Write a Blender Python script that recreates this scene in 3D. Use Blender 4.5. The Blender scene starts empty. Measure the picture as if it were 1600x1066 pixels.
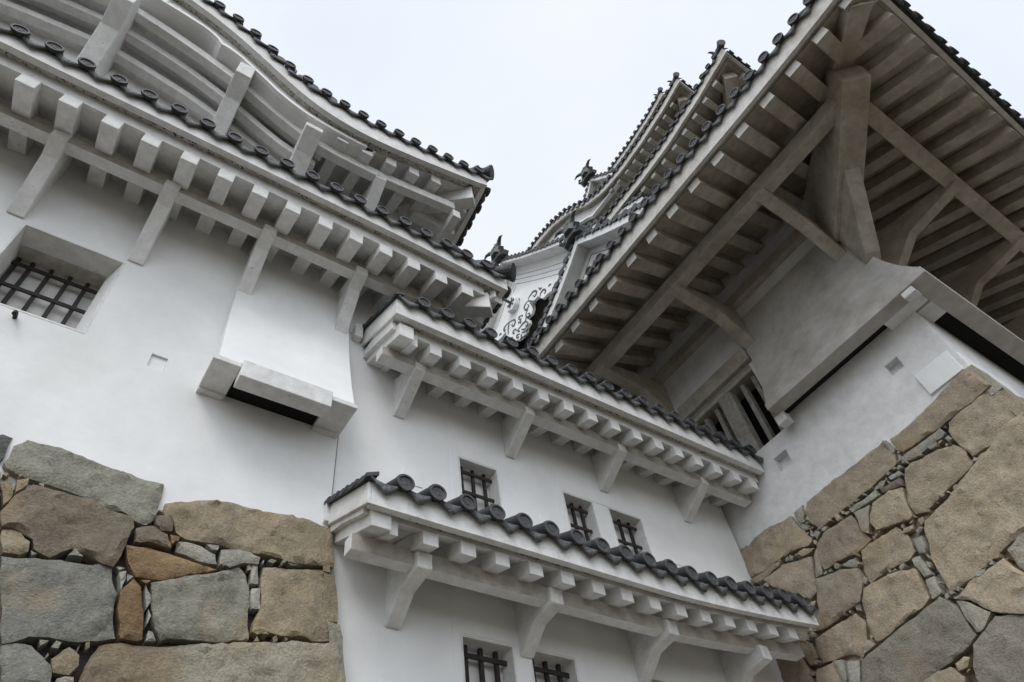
import bpy, math, random
from mathutils import Vector, Matrix, noise
from mathutils.geometry import delaunay_2d_cdt
R = math.radians
random.seed(7)
SC = bpy.context.scene
COL = SC.collection
GZ = -1.6                       # the ground lies 1.6 m below the camera, which is the origin

# ------------------------------------------------------------------ camera, sky, sun, exposure
cam = bpy.data.cameras.new('camera')
camo = bpy.data.objects.new('camera', cam)
COL.objects.link(camo)
camo.matrix_world = Matrix(((0.826404, -0.371536, -0.423105, 0), (-0.550875, -0.689057, -0.470889, 0), (-0.116591, 0.622222, -0.774110, 0), (0, 0, 0, 1)))
cam.lens = 36.0 * 1081.0 / 1600.0
cam.sensor_width = 36.0
cam.clip_start = 0.05
cam.clip_end = 3000
SC.camera = camo

W = bpy.data.worlds.new('World'); SC.world = W; W.use_nodes = True
nt = W.node_tree; nt.nodes.clear()
out = nt.nodes.new('ShaderNodeOutputWorld'); bg = nt.nodes.new('ShaderNodeBackground')
sky = nt.nodes.new('ShaderNodeTexSky'); sky.sky_type = 'NISHITA'; sky.sun_disc = False
SUN_EL, SUN_AZ = 48.0, 224.0            # azimuth from +Y, clockwise: the sun stands behind the viewer
sky.sun_elevation = R(SUN_EL); sky.sun_rotation = R(SUN_AZ)
tc = nt.nodes.new('ShaderNodeTexCoord'); cn = nt.nodes.new('ShaderNodeTexNoise')
cn.inputs['Scale'].default_value = 2.2; cn.inputs['Detail'].default_value = 5; cn.inputs['Roughness'].default_value = 0.5
cr = nt.nodes.new('ShaderNodeValToRGB')
cr.color_ramp.elements[0].position = 0.32; cr.color_ramp.elements[0].color = (8.5, 9.3, 10.3, 1)
cr.color_ramp.elements[1].position = 0.62; cr.color_ramp.elements[1].color = (9.7, 10.0, 10.4, 1)
mx = nt.nodes.new('ShaderNodeMixRGB'); mx.inputs['Fac'].default_value = 0.9
L_ = nt.links.new
L_(tc.outputs['Generated'], cn.inputs['Vector']); L_(cn.outputs['Fac'], cr.inputs['Fac'])
L_(sky.outputs['Color'], mx.inputs['Color1']); L_(cr.outputs['Color'], mx.inputs['Color2'])
vm = nt.nodes.new('ShaderNodeVectorMath'); vm.operation = 'DOT_PRODUCT'     # cloud is brighter round the hidden sun, behind the viewer
vm.inputs[1].default_value = (math.sin(R(SUN_AZ)) * math.cos(R(SUN_EL)), math.cos(R(SUN_AZ)) * math.cos(R(SUN_EL)), math.sin(R(SUN_EL)))
mr = nt.nodes.new('ShaderNodeMapRange'); mr.inputs['From Min'].default_value = 0.62; mr.inputs['From Max'].default_value = 1.0
mr.inputs['To Min'].default_value = 1.0; mr.inputs['To Max'].default_value = 2.4
vs = nt.nodes.new('ShaderNodeVectorMath'); vs.operation = 'SCALE'
L_(tc.outputs['Generated'], vm.inputs[0]); L_(vm.outputs['Value'], mr.inputs['Value'])
L_(mx.outputs['Color'], vs.inputs[0]); L_(mr.outputs['Result'], vs.inputs['Scale'])
L_(vs.outputs['Vector'], bg.inputs['Color']); bg.inputs['Strength'].default_value = 0.10
L_(bg.outputs['Background'], out.inputs['Surface'])
sun = bpy.data.lights.new('sun', 'SUN'); sun.energy = 0.9; sun.angle = R(22); sun.color = (1.0, 0.97, 0.93)
suno = bpy.data.objects.new('sun', sun); COL.objects.link(suno)
sd = Vector((math.sin(R(SUN_AZ)) * math.cos(R(SUN_EL)), math.cos(R(SUN_AZ)) * math.cos(R(SUN_EL)), math.sin(R(SUN_EL))))
suno.rotation_euler = sd.to_track_quat('Z', 'Y').to_euler()
SC.view_settings.view_transform = 'Standard'; SC.view_settings.look = 'None'
SC.view_settings.gamma = 1.0; SC.view_settings.use_curve_mapping = False
SC.view_settings.exposure = 0.06
SC.render.engine = 'CYCLES'
SC.cycles.max_bounces = 8; SC.cycles.diffuse_bounces = 6

# ------------------------------------------------------------------ materials
def mat(name, base, rough=0.8, var=0.08, scale=3.0, bump=0.0, bscale=40.0, speck=0.0, speck_col=(0.16, 0.14, 0.11), spec=0.3, col2=None, attr=None, vscale=None, streak=0.0, fine=0, sth=0.66, tints=None):
    m = bpy.data.materials.new(name); m.use_nodes = True
    n = m.node_tree; N = n.nodes; K = n.links.new
    b = N['Principled BSDF']; b.inputs['Roughness'].default_value = rough
    b.inputs['Specular IOR Level'].default_value = spec
    geo = N.new('ShaderNodeNewGeometry')
    pos = geo.outputs['Position']
    def noise_(sc, det=4, ro=0.55, vec=pos):
        t = N.new('ShaderNodeTexNoise'); t.inputs['Scale'].default_value = sc; t.inputs['Detail'].default_value = det
        t.inputs['Roughness'].default_value = ro; K(vec, t.inputs['Vector']); return t.outputs['Fac']
    def ramp(v, a, b_, ca, cb):
        r = N.new('ShaderNodeValToRGB'); r.color_ramp.elements[0].position = a; r.color_ramp.elements[1].position = b_
        r.color_ramp.elements[0].color = ca; r.color_ramp.elements[1].color = cb; K(v, r.inputs['Fac']); return r.outputs['Color']
    def mul(c1, c2, f=1.0, mode='MULTIPLY'):
        x = N.new('ShaderNodeMixRGB'); x.blend_type = mode
        if isinstance(f, float): x.inputs['Fac'].default_value = f
        else: K(f, x.inputs['Fac'])
        for s, c in (('Color1', c1), ('Color2', c2)):
            if isinstance(c, tuple): x.inputs[s].default_value = c
            else: K(c, x.inputs[s])
        return x.outputs['Color']
    base4 = tuple(base) + (1,)
    if attr:
        a = N.new('ShaderNodeAttribute'); a.attribute_name = attr; c = a.outputs['Color']
    else:
        c = base4
    c2 = tuple(col2) + (1,) if col2 else None
    if c2: c = mul(c, c2, ramp(noise_(scale * 0.6, 5, 0.6), 0.45, 0.62, (0, 0, 0, 1), (1, 1, 1, 1)), 'MIX')
    c = mul(c, ramp(noise_(scale), 0.3, 0.7, (1 - var,) * 3 + (1,), (1 + var * 0.5,) * 3 + (1,)))
    if vscale: c = mul(c, ramp(noise_(vscale, 6, 0.7), 0.35, 0.65, (1 - var * 1.6,) * 3 + (1,), (1 + var,) * 3 + (1,)))
    for sc_, lo, tc_, f_ in (tints or ()):
        c = mul(c, tuple(tc_) + (1,), ramp(noise_(sc_, 5, 0.6), lo, lo + 0.14, (0, 0, 0, 1), (f_,) * 3 + (1,)), 'MIX')
    if streak:
        mp = N.new('ShaderNodeMapping'); mp.inputs['Scale'].default_value = (14, 14, 0.6); K(pos, mp.inputs['Vector'])
        s = ramp(noise_(1.0, 4, 0.6, mp.outputs['Vector']), 0.5, 0.8, (0, 0, 0, 1), (streak,) * 3 + (1,))
        c = mul(c, tuple(x * 0.55 for x in base) + (1,), s, 'MIX')
    if speck:
        v = ramp(noise_(26.0, 3, 0.8), sth, sth + 0.06, (0, 0, 0, 1), (1, 1, 1, 1))
        w = ramp(noise_(2.3, 4, 0.7), 0.50 - (0.66 - sth) * 2, 0.66 - (0.66 - sth) * 2, (0, 0, 0, 1), (speck,) * 3 + (1,))
        c = mul(c, tuple(speck_col) + (1,), mul(v, w), 'MIX')
    K(c, b.inputs['Base Color'])
    if bump:
        bp = N.new('ShaderNodeBump'); bp.inputs['Strength'].default_value = bump; bp.inputs['Distance'].default_value = 0.02
        hh = noise_(bscale, 6, 0.65)
        if fine:
            bp.inputs['Distance'].default_value = 0.03
            vo = N.new('ShaderNodeTexVoronoi'); vo.inputs['Scale'].default_value = 28.0; K(pos, vo.inputs['Vector'])
            ad = N.new('ShaderNodeMath'); ad.operation = 'MULTIPLY_ADD'; ad.inputs[1].default_value = 0.15; K(vo.outputs['Distance'], ad.inputs[0]); K(hh, ad.inputs[2]); hh = ad.outputs[0]
        K(hh, bp.inputs['Height']); K(bp.outputs['Normal'], b.inputs['Normal'])
    return m
M = {
 'wall': mat('wall_plaster', (0.82, 0.82, 0.815), 0.85, 0.06, 1.2, 0.2, 14, speck=0.25, streak=0.04, vscale=0.5, tints=((0.9, 0.60, (0.66, 0.65, 0.62), 0.35),)),
 'trim': mat('eave_plaster', (0.74, 0.735, 0.72), 0.85, 0.08, 2.6, 0.25, 26, speck=0.8, vscale=9.0, sth=0.63, tints=((1.3, 0.55, (0.55, 0.53, 0.48), 0.35),)),
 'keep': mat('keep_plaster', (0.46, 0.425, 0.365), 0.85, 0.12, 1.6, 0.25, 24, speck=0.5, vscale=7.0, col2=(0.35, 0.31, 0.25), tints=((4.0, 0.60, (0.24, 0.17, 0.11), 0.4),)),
 'keepwall': mat('keep_wall_plaster', (0.74, 0.735, 0.73), 0.85, 0.08, 1.1, 0.3, 16, speck=0.2, vscale=4.0),
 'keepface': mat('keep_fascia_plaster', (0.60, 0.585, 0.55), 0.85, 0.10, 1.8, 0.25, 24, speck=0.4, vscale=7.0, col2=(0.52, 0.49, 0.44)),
 'whiter': mat('whiter_plaster', (0.88, 0.88, 0.87), 0.8, 0.03, 3.0),  # whiter than the wall plaster, for the mouldings
 'mould_shade': mat('mouldy_shaded_plaster', (0.58, 0.56, 0.52), 0.9, 0.15, 5.0, 0.3, 30, speck=1.0, speck_col=(0.05, 0.045, 0.04), vscale=12.0, sth=0.55),  # mould specks, plus the eave groove's shade put into the base colour
 'stain_shade': mat('stained_shaded_plaster', (0.46, 0.43, 0.385), 0.9, 0.14, 3.0, 0.25, 24, speck=0.6, vscale=8.0),  # stain on purlin fronts; painted shade on the window's inner soffit
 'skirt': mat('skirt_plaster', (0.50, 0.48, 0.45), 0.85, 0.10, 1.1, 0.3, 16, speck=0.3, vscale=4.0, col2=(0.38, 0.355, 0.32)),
 'lattice': mat('lattice_plaster', (0.34, 0.32, 0.285), 0.9, 0.2, 5.0, 0.3, 30, vscale=14.0),
 'tile': mat('grey_tile', (0.055, 0.058, 0.062), 0.55, 0.25, 9.0, 0.5, 60, spec=0.4, vscale=35.0),
 'disc': mat('tile_disc', (0.085, 0.085, 0.09), 0.6, 0.25, 14.0, 0.5, 60, spec=0.4, vscale=50.0),
 'lip': mat('tile_lip', (0.15, 0.155, 0.16), 0.6, 0.4, 20.0, 0.8, 70, spec=0.4, vscale=60.0),
 'bronze': mat('dark_copper', (0.09, 0.10, 0.10), 0.5, 0.25, 9.0, 0.2, 40),
 'iron': mat('iron_bar', (0.035, 0.028, 0.025), 0.6, 0.3, 12.0, 0.3, 60),
 'dark': mat('dark_void', (0.01, 0.01, 0.01), 0.9, 0.1),
 'shutter': mat('white_shutter', (0.78, 0.77, 0.75), 0.8, 0.06, 4.0),
 'stone': mat('stone', (0.3, 0.27, 0.22), 0.92, 0.16, 4.5, 0.85, 60, speck=0.7, speck_col=(0.09, 0.08, 0.07), attr='stone_color', vscale=40.0, fine=1, tints=((1.7, 0.54, (0.42, 0.31, 0.17), 0.40), (2.6, 0.56, (0.16, 0.15, 0.13), 0.45), (5.5, 0.60, (0.50, 0.48, 0.42), 0.45), (11.0, 0.63, (0.12, 0.10, 0.085), 0.5), (30.0, 0.66, (0.07, 0.06, 0.05), 0.8))),
 'earth': mat('joint_earth', (0.05, 0.045, 0.04), 0.95, 0.3, 9.0, 0.8, 30),
 'ground': mat('gravel_ground', (0.14, 0.125, 0.10), 0.95, 0.2, 1.0, 0.6, 60, vscale=25.0),
 'groove': mat('groove_line', (0.15, 0.15, 0.15), 0.9, 0.1),
 'wood': mat('old_timber', (0.24, 0.21, 0.17), 0.9, 0.25, 6.0, 0.4, 40, vscale=20.0),
}

# ------------------------------------------------------------------ mesh helpers
class MB:
    def __init__(s): s.v = []; s.f = []; s.m = []; s.smooth = False
    def poly(s, pts, faces, mi=0):
        k = len(s.v); s.v += [tuple(p) for p in pts]; s.f += [tuple(i + k for i in f) for f in faces]; s.m += [mi] * len(faces)
    def hexa(s, p, mi=0):          # p: 8 points, bottom loop 0-3, top loop 4-7
        s.poly(p, [(3, 2, 1, 0), (4, 5, 6, 7), (0, 1, 5, 4), (1, 2, 6, 5), (2, 3, 7, 6), (3, 0, 4, 7)], mi)
    def box(s, a, b, mi=0):
        x0, y0, z0 = a; x1, y1, z1 = b
        s.hexa([(x0, y0, z0), (x1, y0, z0), (x1, y1, z0), (x0, y1, z0), (x0, y0, z1), (x1, y0, z1), (x1, y1, z1), (x0, y1, z1)], mi)
    def prism(s, prof, A, B, mi=0):     # prof: list of 3d point pairs builder; A and B: the two end loops
        n = len(A); s.poly(list(A) + list(B), [tuple(range(n - 1, -1, -1)), tuple(range(n, 2 * n))] + [(i, (i + 1) % n, n + (i + 1) % n, n + i) for i in range(n)], mi)
    def tube(s, pts, rads, seg=8, mi=0):
        rings = []; pts = [Vector(p) for p in pts]
        up = Vector((0.13, 0.21, 0.97))
        for i, p in enumerate(pts):
            t = (pts[min(i + 1, len(pts) - 1)] - pts[max(i - 1, 0)]).normalized()
            a = t.cross(up).normalized(); b = t.cross(a)
            r = rads[i] if hasattr(rads, '__len__') else rads
            rings.append([p + (a * math.cos(2 * math.pi * j / seg) + b * math.sin(2 * math.pi * j / seg)) * r for j in range(seg)])
        V = [q for rg in rings for q in rg]; F = []
        for i in range(len(rings) - 1):
            for j in range(seg):
                F.append((i * seg + j, i * seg + (j + 1) % seg, (i + 1) * seg + (j + 1) % seg, (i + 1) * seg + j))
        F.append(tuple(range(seg - 1, -1, -1))); F.append(tuple(range((len(rings) - 1) * seg, len(rings) * seg)))
        s.poly(V, F, mi)
    def mesh(s, name, mats, o=(0, 0, 0), bevel=0.0):
        me = bpy.data.meshes.new(name)
        me.from_pydata([(x - o[0], y - o[1], z - o[2]) for x, y, z in s.v], [], s.f)
        for m_ in mats: me.materials.append(M[m_])
        if len(mats) > 1: me.polygons.foreach_set('material_index', s.m)
        if s.smooth: me.polygons.foreach_set('use_smooth', [True] * len(me.polygons))
        me.validate(); me.update()
        import bmesh
        bm = bmesh.new(); bm.from_mesh(me)
        if s.smooth: bmesh.ops.remove_doubles(bm, verts=bm.verts, dist=1e-5)
        bmesh.ops.recalc_face_normals(bm, faces=bm.faces)
        bm.to_mesh(me); bm.free()
        return me

def link(name, me, parent=None, loc=(0, 0, 0), bevel=0.0, rot=0.0, scale=None):
    o = bpy.data.objects.new(name, me); COL.objects.link(o); o.parent = parent; o.location = loc
    o.rotation_euler[2] = rot
    if scale: o.scale = scale
    if bevel:
        b = o.modifiers.new('bevel', 'BEVEL'); b.width = bevel; b.segments = 2; b.limit_method = 'ANGLE'; b.angle_limit = R(40); b.harden_normals = False
    return o
def wloc(o):
    l = Vector(o.location)
    while o.parent: o = o.parent; l += Vector(o.location)
    return l
def part(name, mb, mats, parent, at=None, bevel=0.0, label=None, kind=None):
    """one mesh object whose vertices are given in world space; its origin goes to 'at' (default: its parent's origin)"""
    pw = wloc(parent) if parent else Vector((0, 0, 0))
    at = Vector(at) if at is not None else pw
    if isinstance(mats, str): mats = [mats]
    me = mb.mesh(name, mats, at)
    o = link(name, me, parent, at - pw, bevel)
    if label: o['label'] = label
    if kind: o['kind'] = kind
    return o
def again(src, parent, at, rot=None):
    """a copy of a part and of its sub-parts, sharing mesh data"""
    o = src.copy(); COL.objects.link(o); o.parent = parent; o.location = Vector(at) - wloc(parent)
    if rot is not None: o.rotation_euler[2] = rot
    for ch in src.children:
        c = ch.copy(); COL.objects.link(c); c.parent = o
    return o
def thing(name, loc, label, cat):
    o = bpy.data.objects.new(name, None); COL.objects.link(o); o.location = loc; o.empty_display_size = 0.3
    o['label'] = label; o['category'] = cat; o['kind'] = 'thing'
    return o
def lerp_table(t):
    def f(x):
        if x <= t[0][0]: return t[0][1]
        for (a, b), (c, d) in zip(t, t[1:]):
            if x <= c:
                k = (x - a) / (c - a); k = k * k * (3 - 2 * k) * 0.35 + k * 0.65
                return b + (d - b) * k
        return t[-1][1]
    return f

class Frame:
    """u runs along the wall, d stands out from it, z is up"""
    def __init__(s, o, U, N): s.o = o; s.U = U; s.N = N
    def __call__(s, u, d, z): return (s.o[0] + s.U[0] * u + s.N[0] * d, s.o[1] + s.U[1] * u + s.N[1] * d, z)
    def rot(s):  # rotation that takes local x to U
        return math.atan2(s.U[1], s.U[0])
def fbox(mb, F, u, d, z, mi=0):
    P = lambda a, b, c: F(a, b, c)
    mb.hexa([P(u[0], d[0], z[0]), P(u[1], d[0], z[0]), P(u[1], d[1], z[0]), P(u[0], d[1], z[0]),
             P(u[0], d[0], z[1]), P(u[1], d[0], z[1]), P(u[1], d[1], z[1]), P(u[0], d[1], z[1])], mi)
def fprism(mb, F, prof, u0, u1, mi=0):      # prof: (d, z) loop swept from u0 to u1
    mb.prism(None, [F(u0, d, z) for d, z in prof], [F(u1, d, z) for d, z in prof], mi)
def sweep(mb, F, us, prof, mi=0):           # prof(u) -> (d, z) loop, open ended strip of boxes along us
    loops = [[F(u, d, z) for d, z in prof(u)] for u in us]
    n = len(loops[0]); V = [p for l in loops for p in l]; Fc = []
    for i in range(len(loops) - 1):
        for j in range(n): Fc.append((i * n + j, i * n + (j + 1) % n, (i + 1) * n + (j + 1) % n, (i + 1) * n + j))
    Fc.append(tuple(range(n - 1, -1, -1))); Fc.append(tuple(range((len(loops) - 1) * n, len(loops) * n)))
    mb.poly(V, Fc, mi)
def frange(a, b, n): return [a + (b - a) * i / n for i in range(n + 1)]

# ------------------------------------------------------------------ one roof tile: a round barrel with its rimmed end disc, and the drip of the pan beside it
def tile_meshes(pitch, length, slope, r=0.083):
    """local: x along the eave, -y outward, z up; origin at the disc's centre"""
    ca = math.cos(slope); sa = math.sin(slope)
    def T(x, back, h): return (x, back * ca, back * sa + h)   # back: up the slope; h: upright, so the end disc stands vertical
    seg = 20
    mb = MB()
    ring = lambda b, rr: [T(rr * math.cos(2 * math.pi * j / seg), b, rr * math.sin(2 * math.pi * j / seg)) for j in range(seg)]
    V = ring(0.0, r * 0.97) + ring(0.0, r * 0.76) + ring(0.014, r * 0.72) + [T(0, 0.014, 0)]
    V += ring(0.008, r) + ring(0.035, r) + ring(0.045, r * 0.93) + ring(length, r * 0.93)
    Fc = []
    def band(a, b):
        for j in range(seg): Fc.append((a * seg + j, a * seg + (j + 1) % seg, b * seg + (j + 1) % seg, b * seg + j) if True else None)
    band(0, 1); band(1, 2)
    c = 3 * seg
    for j in range(seg): Fc.append((2 * seg + j, 2 * seg + (j + 1) % seg, c))
    o = c + 1
    def bo(i0, i1):
        for j in range(seg): Fc.append((i0 + j, i0 + (j + 1) % seg, i1 + (j + 1) % seg, i1 + j))
    bo(0, o); bo(o, o + seg); bo(o + seg, o + 2 * seg); bo(o + 2 * seg, o + 3 * seg)
    mb.poly(V, Fc)
    for k in range(3):      # faint three-comma relief on the disc
        a = 2 * math.pi * k / 3 + 0.4
        P = [T(r * 0.32 * math.cos(a + t) , 0.014, r * 0.32 * math.sin(a + t)) for t in (0, 0.5, 1.0, 1.5)]
        mb.tube(P, [r * .07, r * .05, r * .04, r * .02], 6)
    mb.m = [1 if max(abs(mb.v[i][0]) for i in f) <= r * 0.98 and all(mb.v[i][1] < 0.016 for i in f) else 0 for f in mb.f]
    barrel = mb
    pan = MB()
    w = pitch / 2 ; n = 12
    hang = lambda x: -0.022 - 0.040 * (1 - (x / w) ** 2)        # trough of the pan
    front = []; lip = []
    for i in range(n + 1):
        x = -w + 2 * w * i / n
        zt = hang(x)
        k = max(0.0, 1 - abs(x) / (w * 0.80))
        zb = zt - 0.012 - 0.092 * k ** 0.85 - (0.008 * math.sin(k * 9.0) if 0 < k < 1 else 0)
        front.append((x, zt)); lip.append((x, zb))
    PB = 0.045
    def P(x, b, z): return (x, (b + PB) * ca, z + (b + PB) * sa * 0.3 + b * sa * 0.7)
    off = pitch / 2
    V = [P(x + off, -0.006, z) for x, z in front] + [P(x + off, 0.0, z) for x, z in lip] + [P(x + off, 0.022, z) for x, z in lip] + [P(x + off, 0.03, z - 0.016) for x, z in front] \
        + [P(x + off, length, z - 0.016) for x, z in front] + [P(x + off, length, z) for x, z in front]
    m = n + 1; Fc = []; mi = []
    for a, b, q in ((0, 1, 1), (1, 2, 1), (2, 3, 1), (3, 4, 0), (5, 0, 0)):
        for i in range(n): Fc.append((a * m + i, a * m + i + 1, b * m + i + 1, b * m + i)); mi.append(q)
    pan.poly(V, Fc); pan.m = mi
    return barrel, pan
_tc = {}
def tile_proto(pitch, length, slope, parts_mat):
    key = (round(pitch, 3), round(length, 2), round(slope, 2))
    if key not in _tc:
        b, p = tile_meshes(pitch, length, slope)
        b.smooth = False
        me = b.mesh('round_tile', ['tile', 'disc']); 
        for pl in me.polygons:
            pl.use_smooth = pl.material_index == 0
        mp = p.mesh('pan_tile', ['tile', 'lip'])
        for pl in mp.polygons: pl.use_smooth = True
        _tc[key] = (me, mp)
    return _tc[key]
def tiles(parent, F, us, D, zt, slope_t, length, pitch, merge=False, name='round_tile', extra=False):
    """rows of tiles; zt(u): height of the disc's centre"""
    sl = math.atan(slope_t)
    me, mp = tile_proto(pitch, length, sl, None)
    pw = wloc(parent); rot = F.rot()
    Nn = Vector((F.N[0], F.N[1], 0)); 
    # local -y must point along N
    flip = Vector((math.sin(rot), -math.cos(rot), 0)).dot(Nn) > 0
    if merge:
        mb = MB(); 
        for u in us:
            o = Vector(F(u, D, zt(u)))
            for src in (me, mp):
                k = len(mb.v); c, s = math.cos(rot), math.sin(rot)
                for v in src.vertices:
                    x, y, z = v.co; y = y if flip else -y
                    mb.v.append((o.x + x * c - y * s, o.y + x * s + y * c, o.z + z))
                for p in src.polygons:
                    mb.f.append(tuple(i + k for i in p.vertices)); mb.m.append(0 if p.material_index == 0 else 1)
        me2 = mb.mesh(name + 's', ['tile', 'disc'], pw)
        o = link('roof_tiles', me2, parent); o['kind'] = 'stuff'
        return
    if extra: link('pan_tile', mp, parent, Vector(F(us[0] - pitch, D, zt(us[0] - pitch))) - pw, rot=rot)
    jr = random.Random(int(D * 100) + len(us))
    for u in us:
        o = link('round_tile', me, parent, Vector(F(u, D, zt(u))) - pw, rot=rot)
        q = link('pan_tile', mp, parent, Vector(F(u, D, zt(u))) - pw, rot=rot)
        dz = zt(u + 0.15) - zt(u - 0.15)
        a = -math.atan(dz / 0.3)
        for x in (o, q):
            if not flip: x.scale = (1, -1, 1)
            x.rotation_euler[1] = a + jr.uniform(-.03, .03); x.location += Vector((jr.uniform(-.004, .004), jr.uniform(-.006, .006), jr.uniform(-.004, .004))); x.rotation_euler[2] += jr.uniform(-.02, .02)

JR = random.Random(3)
def eave(parent, F, u0, u1, D, zf, fh, matn, rafters, rw, rh, rfo, slope, purlin=None, clo=None, chi=None, name='eave', label=None, cut0=0.0, cut1=0.0, roof_slope=0.5, step=0.25, roof_din=None, rt=0.0, psl=0.12, purlin_zf=True):
    """fascia, soffit and tile bed as one part; rafters and purlin under it. rt: top of the rafter ends above the fascia's lower edge"""
    fhf = fh if callable(fh) else (lambda u: fh)
    def din(u):
        v = 0.0
        if clo is not None and u < clo: v = max(v, (clo - u) * D / (clo - u0))
        if chi is not None and u > chi: v = max(v, (u - chi) * D / (u1 - chi))
        return min(v, D - rfo - 0.02)
    n = max(2, int((u1 - u0) / step))
    us = sorted(set([round(x, 4) for x in frange(u0 + cut0, u1 - cut1, n)] + [c for c in (clo, chi) if c is not None]))
    mb = MB(); G = 0.04
    ft = lambda u: zf(u) + fhf(u)
    d1 = D - rfo
    gw = min(0.08, rfo * 0.55)
    sweep(mb, F, us, lambda u: [(D - gw, zf(u)), (D, zf(u)), (D, ft(u)), (D - gw, ft(u))])
    zr0 = lambda u: zf(u) + rt
    k0 = len(mb.m); k1 = k0
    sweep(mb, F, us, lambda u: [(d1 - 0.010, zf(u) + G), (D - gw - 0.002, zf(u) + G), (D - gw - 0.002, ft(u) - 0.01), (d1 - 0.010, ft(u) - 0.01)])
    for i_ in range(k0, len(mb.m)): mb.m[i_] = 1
    zs = lambda u, d: zr0(u) + 0.006 + (d1 - d) * slope + psl * min(1.0, (d1 - d) * 2.2) * min(1.0, max(0.0, d1 - d - 0.0) * 5) * 0.5
    def panel(u):
        a = din(u); pts = []
        for k in range(5):
            d = a + (d1 - 0.013 - a) * (k / 4) ** 0.6; pts.append((d, zs(u, d)))
        return pts + [(d1 - 0.013, ft(u) - 0.012), (a, zs(u, a) + 0.10)]
    sweep(mb, F, us, panel)
    kk = [i_ for i_ in range(len(mb.m)) if mb.m[i_] == 1]
    for i_ in range(kk[-1] + 1, len(mb.m)): mb.m[i_] = 2
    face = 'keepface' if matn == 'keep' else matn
    e = part(name, mb, [face, 'mould_shade' if matn == 'trim' else matn, matn], parent, at=F((u0 + u1) / 2, D / 2, zf((u0 + u1) / 2)), label=label)
    tb = MB()
    zr = lambda u, d: ft(u) - 0.05 + (D - d) * roof_slope
    rdin = roof_din if roof_din is not None else (lambda u: min(din(u), D - 0.1))
    sweep(tb, F, us, lambda u: [(rdin(u), max(zs(u, rdin(u)) + 0.104, zr(u, rdin(u)) - 0.06)), (D - 0.10, ft(u) - 0.02), (D - 0.10, ft(u) + 0.004), (rdin(u), max(zs(u, rdin(u)) + 0.12, zr(u, rdin(u)) + 0.02))])
    part('tile_bed', tb, 'tile', e)
    proto = {}
    for u in rafters:
        d0 = din(u)
        if d1 - d0 < 0.12 or (chi is not None and u > chi + (u1 - chi) * 0.62) or (clo is not None and u < clo - (clo - u0) * 0.62 and D < 2.2): continue
        zt_ = zr0(u)
        key = round(d0, 2)
        at = F(u, d1, zt_)
        if key in proto and abs(zf(u + .2) - zf(u - .2)) < 0.01:
            o = again(proto[key], e, at); o.location += Vector((JR.uniform(-.007, .007), JR.uniform(-.007, .007), JR.uniform(-.004, .004))); o.rotation_euler[2] = JR.uniform(-.012, .012); continue
        r_ = MB()
        fprism(r_, F, [(d1, zt_ - rh), (d1, zt_), (d1 - 0.02, zt_ + G * 0.8), (d0, zt_ + (d1 - d0) * slope + 0.05), (d0, zt_ - rh + (d1 - d0) * slope)], u - rw / 2, u + rw / 2)
        r_.m = [1 if all(abs((Vector(r_.v[i]) - Vector(F(0, d1, 0))).dot(Vector(F.N + (0,)))) < 1e-4 for i in f) else 0 for f in r_.f]
        o = part('rafter', r_, [matn, face], e, at=at, bevel=0.006)
        proto[key] = o
    if purlin:
        d0, dd1, z0, z1 = purlin
        pb = MB()
        a = u0 if clo is None else clo - (clo - u0) * dd1 / D
        b_ = u1 if chi is None else chi + (u1 - chi) * dd1 / D
        base = zf((u0 + u1) / 2)
        lf = (lambda u: zf(u) - base) if purlin_zf else (lambda u: 0.0)
        uu = frange(a + (0 if clo is not None else cut0), b_, max(2, int((b_ - a) / 0.5)))
        sweep(pb, F, uu, lambda u: [(d0, z0 + lf(u)), (dd1, z0 + lf(u)), (dd1, z1 + lf(u)), (d0, z1 + lf(u))])
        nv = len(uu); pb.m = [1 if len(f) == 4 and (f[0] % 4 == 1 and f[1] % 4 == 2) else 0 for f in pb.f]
        part('purlin', pb, [matn, 'stain_shade'], e, bevel=0.008)
    return e

def brackets(e, F, us, w, prof, matn):
    """curved arms from the wall out to the purlin; prof: (d, z) loop"""
    first = None
    for u in us:
        at = F(u, 0, prof[0][1])
        if first is None:
            mb = MB(); fprism(mb, F, prof, u - w / 2, u + w / 2)
            first = part('bracket', mb, matn, e, at=at, bevel=0.012)
        else: again(first, e, at)

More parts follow.
